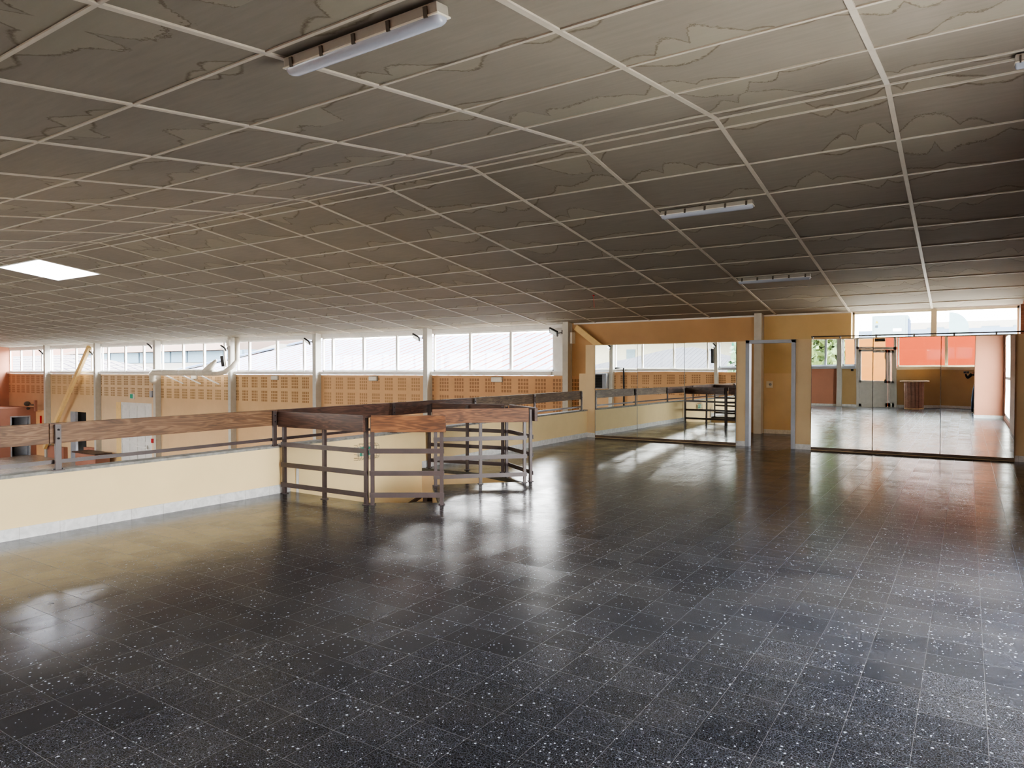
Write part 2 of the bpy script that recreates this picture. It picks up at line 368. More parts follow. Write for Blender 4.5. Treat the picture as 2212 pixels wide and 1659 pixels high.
# underside / stairwell walls
mb = MB(); T = .14
for i in range(1, len(hole)-1):
    a, b = Vector(hole[i]), Vector(hole[(i+1) % len(hole)]); 
    d = (b-a).normalized(); n = Vector((d.y, -d.x))*T
    mb.prism([tuple(a), tuple(b), tuple(b+n), tuple(a+n)], -1.6 if i == 2 else ZG, -.052)
a, b = Vector(hole[0]), Vector(hole[1]); mb.prism([(-7.1, 5.74), (-5.74, 5.72), (-5.74, 5.58), (-7.1, 5.6)], ZG, -.052)
struct(mb.build('wall_stairwell', M['ochre']), 'ochre walls going down round the stair opening')
mb = MB(); mb.box(XL-.2, -7.25, YF-.1, YB+.1, ZG-.1, ZG); mb.box(-7.25, XR, YF-.1, YB+.1, ZG-.1, ZG)
struct(mb.build('floor', M['floor2']), 'pale terrazzo floor of the hall below')
mb = MB(); mb.box(PX-.15, PX, YF, 5.6, ZG, -.0); struct(mb.build('wall_gallery', M['parapet']), 'plain wall under the gallery edge')

# parapet of the gallery
def dz(y): return .0042*(y-2.6)
SK = math.atan(.2/5.9)
def gx_(y): return PX if y < 8.3 else PX-.2*(y-8.3)/5.9
def hexa(mb, y0, y1, xa, xb, z00, z01, z10, z11):
    """wall piece following the gallery edge: from y0 to y1, between offsets xa and xb, heights at both ends"""
    v = [mb.bm.verts.new(p) for p in ((gx_(y0)+xa, y0, z00), (gx_(y0)+xb, y0, z00), (gx_(y1)+xb, y1, z10), (gx_(y1)+xa, y1, z10), (gx_(y0)+xa, y0, z01), (gx_(y0)+xb, y0, z01), (gx_(y1)+xb, y1, z11), (gx_(y1)+xa, y1, z11))]
    for f in ((3, 2, 1, 0), (4, 5, 6, 7), (0, 1, 5, 4), (1, 2, 6, 5), (2, 3, 7, 6), (3, 0, 4, 7)): mb.bm.faces.new([v[k] for k in f])
mb = MB(); n = 20
ys = sorted([YF+(YP-YF)*k/n for k in range(n+1)]+[8.3, YB])
for a, b in zip(ys, ys[1:]):
    za, zb = .552+dz(a), .552+dz(b)
    hexa(mb, a, b, -.15, 0, 0, za, 0, zb)
mb.box(PX-.15, PX, 5.6, 8.4, ZG, 0); mb.box(PX-.36, PX-.2, 8.4, YB, ZG, -.06)
wp = struct(mb.build('wall_parapet', M['parapet']), 'low cream parapet wall along the gallery edge')
mb = MB()
for a, b in zip(ys, ys[1:]):
    za, zb = .552+dz(a), .552+dz(b)
    hexa(mb, a, b, -.165, .012, za, za+.028, zb, zb+.028)
cap_ = mb.build('coping', M['cap'], wp)
# skirtings
mb = MB(); mb.box(PX, PX+.012, YF, 5.74, 0, .105); hexa(mb, 8.26, 8.3, 0, .012, 0, .105, 0, .105); hexa(mb, 8.3, YP, 0, .012, 0, .105, 0, .105)
struct(mb.build('baseboard_left', M['skirt']), 'white marble skirting tiles along the parapet')

# ------------------------------------------------------------------ window walls (ahead and behind)
def perf_boxes(mb, y0, y1, spans, z0, z1):
    for i, (a, b, k) in enumerate(spans):
        mb.mi = k; mb.box(a, b, y0, y1, z0, z1)
mats = M['perf']+[M['orange'], M['yellow'], M['ochre'], M['white'], M['terra'], M['brown']]
OR, YE, OC, WH, TE, BR = 8, 9, 10, 11, 12, 13
edges = [XL]+[c for c in colx]
mb = MB()
for i in range(7):
    a, b = edges[i], edges[i+1]; mb.mi = i
    if i == 1:      # dark doorway
        mb.box(a, -38.93, YB, YB+.25, ZG, 1.38); mb.box(-37.33, b, YB, YB+.25, ZG, 1.38); mb.box(-38.93, -37.33, YB, YB+.25, -.56, 1.38)
    elif i == 2:
        mb.box(a, -34.42, YB, YB+.25, ZG, 1.38); mb.box(-31.3, b, YB, YB+.25, ZG, 1.38); mb.box(-34.42, -31.3, YB, YB+.25, .04, 1.38)
    else: mb.box(a, b, YB, YB+.25, ZG, 1.38)
mb.mi = WH; mb.box(XL, -9.5, YB+.02, YB+.25, 2.74, 2.98)
mb.mi = 7; mb.box(-9.5, -6.9, YB, YB+.25, ZG, 1.38)
mb.mi = OR; mb.box(-9.5, -6.9, YB, YB+.25, 1.38, 2.95); mb.box(-6.9, -4.25, YB, YB+.25, ZG, 2.95)
mb.mi = YE; mb.box(-4.25, -2.24, YB, YB+.25, ZG, 2.95); mb.mi = OC; mb.box(-4.15, -2.3, YB-.012, YB, 0, 1.46)
mb.box(-2.24, XR+.1, YB, YB+.25, ZG, 1.5); mb.mi = WH; mb.box(-2.24, XR+.1, YB+.02, YB+.25, 2.86, 2.98)
struct(mb.build('wall_back', mats), 'orange and cream window wall with blocks of small square holes')
mb = MB(); mb.box(-4.15, -2.3, YB-.03, YB-.012, 0, .1); mb.box(PX-.5, -7.08, YP-.03, YP-.012, 0, .0)if False else None
mb.box(PX-.2, -7.095, YP-.013, YP, 0, .1); mb.box(-3.92, -3.735, YP-.013, YP, 0, .1); mb.box(-2.787, -2.505, YP-.013, YP, 0, .1); mb.box(.67, XR, YP-.013, YP, 0, .1)
struct(mb.build('baseboard_back', M['skirt']), 'white marble skirting tiles on the mirror partition')
# front wall behind the camera
mb = MB()
for i in range(7):
    mb.mi = i; mb.box(edges[i], edges[i+1], YF-.25, YF, ZG, 1.44)
mb.mi = 7; mb.box(-9.5, -6.9, YF-.25, YF, ZG, 1.44); mb.mi = TE; mb.box(-6.9, -4.45, YF-.25, YF, ZG, 1.6)
mb.mi = BR; mb.box(-4.45, -3.82, YF-.25, YF, ZG, 1.6); mb.box(-2.34, XR+.1, YF-.25, YF, ZG, 1.6); mb.mi = WH; mb.box(XL, XR+.1, YF-.25, YF, 2.86, 3.05)
struct(mb.build('wall_front', mats), 'window wall behind the camera, seen in the mirrors')
mb = MB(); mb.box(-6.9, -3.82, YF, YF+.013, 0, .1); mb.box(-2.34, XR, YF, YF+.013, 0, .1)
struct(mb.build('baseboard_front', M['skirt']), 'pale skirting tiles under the windows behind the camera')

nwin = 0
def window_bay(x0, x1, z0, z1, yw, inward, ms, sill=True, fr=.05, mat='white', label=''):
    """one band window: frame with mullions, pane, sill"""
    global nwin; nwin += 1
    root = empty('window_%d' % nwin, ((x0+x1)/2, yw, z0), 0, label, None, None, 'structure')
    T_ = Matrix.Translation(root.location).inverted()
    yo = -inward
    mb = MB(); ya, yb = yw+yo*.05, yw+yo*.12
    mb.box(x0, x1, ya, yb, z0, z0+fr); mb.box(x0, x1, ya, yb, z1-fr, z1); mb.box(x0, x0+fr, ya, yb, z0, z1); mb.box(x1-fr, x1, ya, yb, z0, z1)
    mw = .055 if mat == 'cream_frame' else .042
    for m in ms: mb.box(m-mw, m+mw, ya-yo*.02, yb, z0, z1)
    for o in (mb.build('window_frame', M[mat], root, T_),): o['kind'] = 'structure'
    mb = MB(); yy = yw+yo*.085; mb.quad((x0+fr*.5, yy, z0+fr*.5), (x1-fr*.5, yy, z0+fr*.5), (x1-fr*.5, yy, z1-fr*.5), (x0+fr*.5, yy, z1-fr*.5))
    mb.build('pane', M['glass'], root, T_)['kind'] = 'structure'
    if sill:
        mb = MB(); mb.box(x0-.02, x1+.02, yw+yo*.10, yw+inward*.10, z0-.115, z0, .008)
        mb.build('window_sill', M[mat], root, T_)['kind'] = 'structure'
    return root
names = ['far left', 'second', 'third', 'fourth', 'fifth', 'sixth', 'seventh']
for i in range(7):
    a = edges[i]+(.10 if i else 0); b = edges[i+1]-.09
    if i == 6: 
        window_bay(a, -10.08, 1.51, 2.75, YB, -1, [m for m in mull if a+.2 < m < -10.3], label='large clear band window at the right end of the hall, red striped roof outside')
        mb = MB(); mb.box(-10.08, b, YB+.02, YB+.1, 1.38, 2.75); mb.box(-10.1, b, YB-.1, YB+.02, 1.395, 1.51, .008)
        struct(mb.build('trim_1', M['white']), 'white infill panel at the right end of the band windows')
    else:
        window_bay(a, b, 1.51, 2.75, YB, -1, [m for m in mull if a+.2 < m < b-.2], label='band window in the %s bay from the left' % names[i])
window_bay(-2.22, XR-.03, 1.62, 2.86, YB, -1, [-.62], mat='cream_frame', sill=False, label='window above the large mirror with grey ventilation unit outside')
for i in range(7):
    a = edges[i]+(.10 if i else 0); b = edges[i+1]-.09
    window_bay(a, b, 1.57, 2.88, YF, 1, [m for m in mull if a+.2 < m < b-.2]+([-10.02] if i == 6 else []), label='band window behind the camera, %s bay from the far gable' % names[i])
window_bay(-9.45, -4.52, 1.66, 2.88, YF, 1, [-7.9, -6.4, -5.0], mat='greyframe', label='window with trees outside, reflected at the left of the large mirror')
window_bay(-4.35, -3.84, 1.66, 2.88, YF, 1, [], mat='greyframe', label='narrow window between column and glazed door behind the camera')
window_bay(-2.3, XR, 1.66, 2.88, YF, 1, [-.70], mat='cream_frame', label='wide window onto the red building, reflected in the large mirror')
# ceiling-wall trims
mb = MB(); mb.box(-9.4, -4.33, YB-.03, YB, 2.845, 2.885); mb.box(-4.16, -2.24, YB-.03, YB, 2.845, 2.885)
struct(mb.build('trim_2', M['white']), 'white moulding between orange wall and ceiling')

# steel columns
def column(x, y0, y1, zb, zt, label):
    """rolled column: front flange, web, back flange"""
    mb = MB(); w = .088
    s = 1 if y1 > y0 else -1
    mb.box(x-w, x+w, y0, y0+s*.02, zb, zt); mb.box(x-w+.004, x+w-.004, y0+s*.02, y1, zb, zt)
    o = mb.build('steel_column', M['steel']); return tag(o, label, 'column', 'steel columns along the window walls')
lab = ['furthest left pale steel column, beside the low red room', 'pale steel column at the top of the left diagonal brace', 'pale steel column right of the white double door',
       'pale steel column carrying the screen and white pipes', 'pale steel column directly above the corner of the stair railing', 'pale steel column left of the largest clear window',
       'pale steel column between the largest window and the orange wall', 'grey steel column seen above and through the open doorway']
for x, l in zip(colx, lab): column(x, YB-.26, YB, 0 if x > PX else ZG, zc(YB-.26)+.01, l)
for i, x in enumerate(colx[2:]):
    x = x if x < -5 else -4.44
    l = ['steel column behind the camera, far down the hall', 'steel column behind the camera, second down the hall', 'steel column behind the camera, third down the hall', 'steel column reflected left of the heater in the left mirror', 'steel column with dark loudspeaker reflected in the left mirror', 'grey steel column reflected between green trees and the glazed door'][i]
    column(x, YF+.2, YF, ZG if x < PX else 0, zc(YF+.2)+.01, l)

# ------------------------------------------------------------------ gable, right side wall
mb = MB(); mb.mi = 0; mb.prism_axis([(YF-.2, ZG), (YB+.2, ZG), (YB+.2, 2.9), (YR, 4.3), (YF-.2, 2.9)], XL-.2, XL, 'x')
struct(mb.build('wall_left', M['terra']), 'terracotta gable wall at the far left end')
mb = MB()
for a, b, z0, z1 in [(YF, 3.1, 0, 4.3), (3.1, 6.8, 0, .12), (3.1, 6.8, 2.55, 4.3), (6.8, YB+.1, 0, 4.3)]: mb.box(XR, XR+.15, a, b, z0, z1)
struct(mb.build('wall_right', M['terra2']), 'side wall close on the right of the camera')
# slatted windows in the right wall
nwin += 1
rt = empty('window_%d' % nwin, (XR, 5, .12), 0, 'tall white barred window reflected at the right edge of the large mirror', None, None, 'structure')
Ti = Matrix.Translation(rt.location).inverted(); mb = MB()
for y in (3.1, 3.7, 4.3, 4.9, 5.5, 6.1, 6.72): mb.box(XR+.02, XR+.09, y, y+.08, .12, 2.55)
for z in (.12, 1.25, 2.47): mb.box(XR+.02, XR+.09, 3.1, 6.8, z, z+.08)
mb.build('window_frame', M['white'], rt, Ti)['kind'] = 'structure'
mb = MB(); mb.quad((XR+.05, 3.1, .12), (XR+.05, 6.8, .12), (XR+.05, 6.8, 2.55), (XR+.05, 3.1, 2.55)); mb.build('pane', M['glass'], rt, Ti)['kind'] = 'structure'
mb = MB(); mb.box(XR-.02, XR-.001, 6.85, 11.5, .0, 2.7)
struct(mb.build('trim_3', M['brownwood']), 'brown wooden wall panelling reflected beside the barred window')
mb = MB(); mb.box(XR-.06, XR-.001, 16.9, 17.3, .0, 2.83, .004)
tag(mb.build('wood_post', M['brownwood']), 'reddish brown post at the right edge of the upper window', 'post')
# terracotta pillar beside the camera
mb = MB(); mb.box(.2, XR-.001, 2.0, 2.72, 0, zc(2.0)-.02, .03)
pil = struct(mb.build('wall_pillar', M['terra']), 'terracotta pillar reflected in the large mirror')
mb = MB(); mb.box(.188, XR-.001, 1.988, 2.732, 0, .1); mb.build('skirting', M['skirt'], pil)['kind'] = 'structure'

# ------------------------------------------------------------------ ceiling
HX0, HX1, HY0, HY1 = -20.65, -18.45, 7.66, 9.03
mb = MB()
def strip(x0, x1, y0, y1): mb.quad((x0, y0, zc(y0)), (x1, y0, zc(y0)), (x1, y1, zc(y1)), (x0, y1, zc(y1)))
X0c, X1c = XL-.1, XR+.15
strip(X0c, X1c, YF-.1, YR); strip(X0c, X1c, YR, HY0); strip(X0c, HX0, HY0, HY1); strip(HX1, X1c, HY0, HY1); strip(X0c, X1c, HY1, YB+.1)
cl = struct(mb.build('ceiling', M['ceil'], recalc=False), 'folded ceiling of stained grey brown tiles in a white bar grid')
mb = MB()
gx = [-.655-1.612*k for k in range(29)]+[.957-.1]
def drop(y): return zc(y)-.006
for x in gx[:-1]:
    segs = [(YF, YR), (YR, YB)] if not HX0 < x < HX1 else [(YF, YR), (YR, HY0), (HY1, YB)]
    for a, b in segs: mb.bar((x, a, drop(a)), (x, b, drop(b)), .045, .016)
rows = [7.16-1.052*k for k in range(10)]+[7.16, 7.42]+[7.65+1.0365*k for k in range(10)]
for y in sorted(set(rows)):
    if y < YF: continue
    w = .026
    if HY0+.02 < y < HY1-.02:
        mb.bar((XL, y, drop(y)), (HX0, y, drop(y)), w, .014); mb.bar((HX1, y, drop(y)), (XR, y, drop(y)), w, .014)
    else: mb.bar((XL, y, drop(y)), (XR, y, drop(y)), w, .014)
mb.build('ceiling_grid', M['grid'], cl)['kind'] = 'structure'
# skylight
nwin += 1
rt = empty('window_%d' % nwin, (HX0, HY0, 4.1), 0, 'bright white skylight shaft in the ceiling at the left', None, None, 'structure')
Ti = Matrix.Translation(rt.location).inverted(); mb = MB(); zt = 5.0
for (a, b, c, d) in [(HX0-.03, HX0, HY0-.03, HY1+.03), (HX1, HX1+.03, HY0-.03, HY1+.03), (HX0, HX1, HY0-.03, HY0), (HX0, HX1, HY1, HY1+.03)]:
    z0 = zc(d)-.012 if c > 7.7 or a > HX1-.1 or b < HX0+.1 else zc(HY0)-.012
    mb.prism_axis([(c, zc(c)-.012), (d, zc(d)-.012), (d, zt), (c, zt)], a, b, 'x')
mb.build('shaft', plain('white_shaft_paint', 'f2f2f4', .5, 0, .02), rt, Ti)['kind'] = 'structure'
t = NT('opal_skylight'); t.n.remove(t.b); tr = t.node('ShaderNodeBsdfTranslucent'); tr.inputs[0].default_value = (.95, .96, 1, 1); tp = t.node('ShaderNodeBsdfTransparent'); mx = t.node('ShaderNodeMixShader'); mx.inputs[0].default_value = .5
t.l.new(tr.outputs[0], mx.inputs[1]); t.l.new(tp.outputs[0], mx.inputs[2]); t.l.new(mx.outputs[0], t.out.inputs[0])
mb = MB(); mb.box(HX0-.05, HX1+.05, HY0-.05, HY1+.05, zt, zt+.01); mb.build('pane', t.m, rt, Ti)['kind'] = 'structure'

# ------------------------------------------------------------------ mirror partition and doorway
mb = MB(); ZT = 2.115; YQ = YP+.12
mb.box(-7.345, -3.735, YP, YQ, 0, ZT); mb.box(-7.51, -7.345, YP, YQ, -.3, 1.457); mb.box(-2.787, -1.9, YP, YQ, 0, 2.13); mb.box(-1.9, XR, YP, YQ, 0, 2.13)
mb.box(-3.735, -2.787, YP, YQ, 2.115, 2.13)
struct(mb.build('wall_partition', M['ochre']), 'chest high ochre partition carrying the mirrors')
dr = empty('door_1', (-3.26, YP, 0), 0, 'open doorway with grey blue frame between the two mirrors', None, None, 'structure'); Ti = Matrix.Translation(dr.location).inverted()
mb = MB(); mb.box(-3.735, -3.66, YP-.03, YQ+.02, 0, 2.13, .005); mb.box(-2.865, -2.787, YP-.03, YQ+.02, 0, 2.13, .005); mb.box(-3.735, -2.787, YP-.03, YQ+.02, 2.065, 2.13, .005)
mb.build('door_frame', M['greyframe'], dr, Ti)['kind'] = 'structure'

def mirror_pane(x0, x1, z0, z1, tilt, twist, label, seed):
    rnd = random.Random(seed); NX, NZ = 28, 44; bm = bmesh.new(); ph = [rnd.uniform(0, 6.28) for _ in range(8)]
    gr = []
    for j in range(NZ+1):
        row = []
        for i in range(NX+1):
            u, v = i/NX, j/NZ; x = (u-.5)*(x1-x0); z = v*(z1-z0)
            w = .00012*math.sin(3.1*x*2+ph[0]+1.4*z)+.00016*math.sin(5.2*z+ph[1])+.00005*math.sin(11*z+ph[2]+2*x)+.00004*math.sin(9*x+ph[3])
            y = -.018+w-(z-1.)*tilt+x*twist
            row.append(bm.verts.new((x, y, z)))
        gr.append(row)
    for j in range(NZ):
        for i in range(NX):
            f = bm.faces.new((gr[j][i], gr[j][i+1], gr[j+1][i+1], gr[j+1][i])); f.smooth = True
    mb = MB(); mb.bm.free(); mb.bm = bm
    root = mb.build('wall_mirror', M['mirror'], recalc=False); root.location = ((x0+x1)/2, YP, z0)
    tag(root, label, 'mirror', 'mirror panels on the partition')
    mb = MB(); w = (x1-x0)/2
    mb.box(-w, w, -.012, -.0005, 0, z1-z0)
    mb.build('backing', M['black'], root)
    mb = MB(); mb.box(-w-.004, -w+.001, -.022, -.0005, 0, z1-z0); mb.box(w-.001, w+.004, -.022, -.0005, 0, z1-z0)
    islands(mb, 'edge_strip', M['cap'], root)
    return root
mirror_pane(-7.09, -6.068, .06, 2.10, .0019, .0, 'left panel of the smaller mirror, reflecting the cream parapet', 1)
mirror_pane(-6.06, -5.004, .06, 2.10, .0022, .0006, 'middle panel of the smaller mirror, reflecting the railing corner', 2)
mirror_pane(-4.996, -3.925, .06, 2.105, .0017, -.0004, 'right panel of the smaller mirror, reflecting the brown stair railing', 3)
mirror_pane(-2.50, -1.455, .06, 2.115, .0022, .0, 'left panel of the large mirror, reflecting trees and the column', 4)
mirror_pane(-1.445, -.394, .06, 2.115, .0017, .0006, 'middle panel of the large mirror, reflecting the wooden spool table', 5)
mirror_pane(-.386, .66, .06, 2.11, .0022, .0, 'right panel of the large mirror, reflecting the terracotta pillar', 6)
mb = MB(); mb.box(-7.09, -3.925, YP-.028, YP, .012, .058, .003)
tag(mb.build('mirror_ledge', M['greywood']), 'narrow dark ledge under the smaller mirror', 'ledge')
mb = MB(); mb.box(-2.50, .66, YP-.028, YP, .012, .058, .003)
tag(mb.build('mirror_ledge', M['greywood']), 'narrow dark ledge under the large mirror', 'ledge')
r = empty('hanging_rail', (-.8, YP-.06, 2.165), 0, 'thin metal rail along the top of the large mirror', 'rail')
mb = MB(); mb.tube([(-1.7, 0, 0), (1.7, 0, 0)], .011, 10); mb.build('rod', plain('dull_steel', '6e675c', .35, .8), r)
mb = MB()
for x in (-1.68, -1.2, -.6, 0, .6, 1.2, 1.66): mb.box(x-.012, x+.012, -.014, .06, -.035, .014)
islands(mb, 'bracket', M['cap'], r)

# ------------------------------------------------------------------ railings
def plank(parent, x0, x1, yc, zb, zt, mat, th=.045, tilt=0.0, name='plank'):
    mb = MB(); w = (x1-x0)/2; h = (zt-zb)/2
    mb.box(-w, w, -th/2, th/2, -h, h, .006)
    return mb.build(name, mat, parent, Matrix.Translation(((x0+x1)/2, yc, (zb+zt)/2)) @ Matrix.Rotation(tilt, 4, 'Y'))
def guard_rail(p0, p1, posts, px0, px1, side, label, mat, first_base=True):
    """posts: distances along the run; side: +1 plank on local +y"""
    p0, p1 = Vector(p0), Vector(p1); L = (p1-p0).length; rz = math.atan2(p1.y-p0.y, p1.x-p0.x)
    root = empty('guard_rail', (p0.x, p0.y, 0), rz, label, 'railing', 'brown guard rails round the stair opening')
    for d in posts:
        mb = MB(); mb.box(d-.02, d+.02, -.02, .02, 0, .985, .002); mb.box(d-.035, d+.035, -.032, .032, .0005, .008)
        mb.build('post', M['rail'], root)
    for z in (.61, .36, .115):
        mb = MB(); mb.box(posts[0]-.03, posts[-1]+.03, side*.021, side*.033, z-.028, z+.028, .002); mb.build('flat_bar', M['rail'], root)
    plank(root, px0, px1, side*.046, .825, 1.012, mat)
    return root
ra = guard_rail((-7.02, 5.596), (-5.652, 5.622), [0, .70, 1.368], -.045, 1.385, -1, 'left guard rail by the parapet, dark knotted plank over three bars', M['darkplank'])
rb = guard_rail((-5.591, 5.66), (-4.94, 6.087), [0, .779], -.005, .83, -1, 'short front guard rail with warm brown knotted plank', M['wood'])
rc_ = guard_rail((-5.845, 7.076), (-5.009, 7.945), [0, .60, 1.206], -.05, 1.25, -1, 'right guard rail on the floor tongue between the two openings', M['wood'])
rd = guard_rail((-4.994, 8.074), (-5.742, 8.606), [0, .918], -.09, .88, -1, 'short rear guard rail, its plank end facing the camera', M['darkplank'])
re_ = guard_rail((-5.79, 8.574), (-7.032, 8.359), [0, .593, 1.26], .0, 1.22, -1, 'rear guard rail meeting the parapet behind the opening', M['darkplank'])
# long parapet railing
pr = empty('parapet_railing', (PX, 5.55, 0), PI/2, 'long wooden top rail on brown posts along the parapet', 'railing')
def pl(y): return y-5.55
py = [-2.6, -.6, 1.2, 3.07, 5.53, 7.58, 9.66, 11.75, 13.9]
for y in py:
    b = .58+dz(y); x = pl(y)
    if y == 5.53: x -= .05
    Q = Matrix.Translation((x, PX-gx_(y), 0)) @ Matrix.Rotation(SK if y > 8.3 else 0, 4, 'Z') @ Matrix.Translation((-x, 0, 0))
    mb = MB(); mb.box(x-.026, x+.026, -.055, -.03, b, b+.43, .002); mb.box(x-.045, x+.045, -.075, -.01, b+.0005, b+.01)
    po = mb.build('post', M['rail'], pr, Q)
    mb = MB()
    for z in (b+.30, b+.38): mb.tube([(x, -.054, z), (x, -.066, z)], .009, 8)
    for s in (-1, 1): mb.tube([(x+s*.035, -.045, b+.01), (x+s*.035, -.045, b+.022)], .008, 8)
    islands(mb, 'bolt', M['black'], po)
segs = [(-2.9, .9, M['oldwood']), (.905, 3.005, M['oldwood']), (3.01, 5.545, M['oldwood']), (5.55, 7.52, M['darkplank']), (7.525, 9.62, M['darkplank']), (9.625, 11.7, M['greywood']), (11.705, 13.95, M['greywood'])]
for a, b, m in segs:
    m_ = (a+b)/2; o = plank(pr, pl(a), pl(b), .0, .832+dz(m_), 1.022+dz(m_), m, .05, -.0042)
    if b > 8.3: o.matrix_local = Matrix.Translation((pl(m_), PX-(gx_(a)+gx_(b))/2, .927+dz(m_))) @ Matrix.Rotation((SK if a > 8 else .022), 4, 'Z') @ Matrix.Rotation(-.0042, 4, 'Y')
for a, b in ((-2.9, 8.3), (8.3, 13.95)):
    mb = MB(); mb.bar((pl(a), PX-gx_(a), .66+dz(a)), (pl(b), PX-gx_(b), .66+dz(b)), .012, .036); mb.build('flat_bar', M['rail'], pr)

# stair going down
st = empty('staircase', (-5.5, 6.6, 0), 0, 'stairs going down inside the gallery opening', 'stairs'); Ti = Matrix.Translation(st.location).inverted()
mb = MB(); e0, e1 = Vector((-5.10, 6.22)), Vector((-5.90, 7.06)); dn = Vector((-.72, -.69))
for k in range(5):
    a, b = e0+dn*(.26*k), e1+dn*(.26*k)
    if k > 1: a = Vector((max(a.x, -6.9), max(a.y, 5.8)))
    mb.prism([tuple(a), tuple(b), tuple(b+dn*.26), tuple(a+dn*.26)], -.17*(k+1)-.04-.15, -.17*(k+1)-.04)
mb.box(-7.09, -6.2, 5.76, 6.9, -1.35, -1.2)
for k in range(6): mb.box(-7.09, -6.2, 6.9+.22*k, 6.9+.22*(k+1), -1.35-.17*k-.2, -1.35-.17*k)
mb.build('steps', M['edge'], st, Ti)
mb = MB(); mb.bar((-7.03, 6.9, -.78), (-7.03, 8.2, -.41), .03, .05); mb.bar((-7.0, 7.2, -.86), (-7.0, 8.2, -.55), .02, .02); mb.build('handrail', M['darkplank'], st, Ti)
mb = MB(); mb.box(-6.24, -6.16, 7.28, 7.40, -1.9, -.22, .004); mb.build('newel_post', M['rail'], st, Ti)
mb = MB(); mb.tube([(-7.08, 5.84, -.3), (-7.08, 5.84, .275)], .018, 10)
tag(mb.build('conduit', M['white']), 'white vertical pipe on the parapet behind the left guard rail', 'pipe')
# emergency sign in a wire guard on the parapet inside the opening
sg = empty('exit_sign', (PX, 7.03, .38), 0, 'green emergency exit light in a wire guard behind the railing', 'sign')
mb = MB(); mb.box(.005, .055, -.15, .15, -.06, .075, .006); mb.build('housing', M['plastic'], sg)
mb = MB(); mb.box(.056, .058, -.14, .14, -.052, .066); mb.build('sign_face', M['green'], sg)
mb = MB(); mb.box(.0583, .0597, .01, .09, .01, .03); mb.prism_axis([(.075, -.02), (.12, .02), (.075, .06)], .0582, .0596, 'x'); mb.build('arrow', M['plastic'], sg)
mb = MB(); mb.box(.0585, .0597, -.10, -.04, -.045, .03); mb.ball((.0595, -.07, .035), .0012, .014, .014, 8); mb.build('running_figure', M['plastic'], sg)
mb = MB(); n = 8
for k in range(n+1):
    y = -.2+.4*k/n; mb.tube([(.0, y, .1), (.06, y, .1), (.09, y, .07), (.09, y, -.08), (.06, y, -.11), (.0, y, -.11)], .0022, 5)
for z in (.07, .02, -.03, -.08): mb.tube([(.0, -.2, z), (.09, -.2, z), (.09, .2, z), (.0, .2, z)], .0022, 5)
for k in range(3): mb.tube([(.045+.03*math.cos(a), -.1+.1*k+.04*math.sin(a), .115) for a in [i*PI/6 for i in range(13)]], .002, 5)
mb.build('wire_guard', M['wire'], sg)

# ------------------------------------------------------------------ ceiling lamps
def lamp(name='ceiling_light'):
    r = empty(name); L = .66
    mb = MB(); mb.box(-L, L, -.055, .055, -.062, 0, .012); b = mb.build('body', M['lampbody'], r)
    mb = MB(); mb.box(-L-.008, L+.008, -.062, .062, -.070, -.060, .004); mb.build('rim', M['plastic'], r)
    mb = MB(); prof = [(-.054, -.066), (-.05, -.088), (-.03, -.108), (0, -.113), (.03, -.108), (.05, -.088), (.054, -.066)]
    xs = [-L-.0, -L+.01, -L+.04, L-.04, L-.01, L]; sc = [.55, .85, 1, 1, .85, .55]
    rings = [[mb.bm.verts.new((x, p[0]*s, -.066+(p[1]+.066)*s)) for p in prof] for x, s in zip(xs, sc)]
    for A, B in zip(rings, rings[1:]):
        for k in range(len(prof)-1): f = mb.bm.faces.new((A[k], A[k+1], B[k+1], B[k])); f.smooth = True
    mb.bm.faces.new(rings[0]); mb.bm.faces.new(rings[-1][::-1])
    mb.build('diffuser', M['diff'], r)
    for k in range(5):
        x = -.58+.29*k
        for s in (-1, 1):
            mb = MB(); mb.box(x-.014, x+.014, s*.056, s*.066, -.075, -.02, .002); mb.box(x-.014, x+.014, s*.05, s*.066, -.022, -.014); mb.build('clip', M['clip'], r)
    return r
l0 = lamp(); a1, a2 = math.atan(SF), -math.atan(SB)
spots = [(-3.19, 3.13, 'large unlit tube light nearest the camera, at the top of the picture'), (-3.15, 9.86, 'unlit tube light on the far slope, in the middle of the ceiling'), (-3.13, 13.93, 'unlit tube light nearest the mirror partition'), (.98-.06, 7.27, 'unlit tube light cut off by the right edge of the picture')]
for i, (x, y, l) in enumerate(spots):
    o = l0 if i == 0 else dup(l0, (0, 0, 0)); o.location = (x, y, zc(y)-.018); o.rotation_euler = (a1 if y < YR else a2, 0, 0)
    if i == 3: o.location.x = .60
    tag(o, l, 'ceiling light', 'unlit tube lights on the ceiling')
# shorter one at the right edge so it stays in the room
o.scale = (.44, 1, 1)

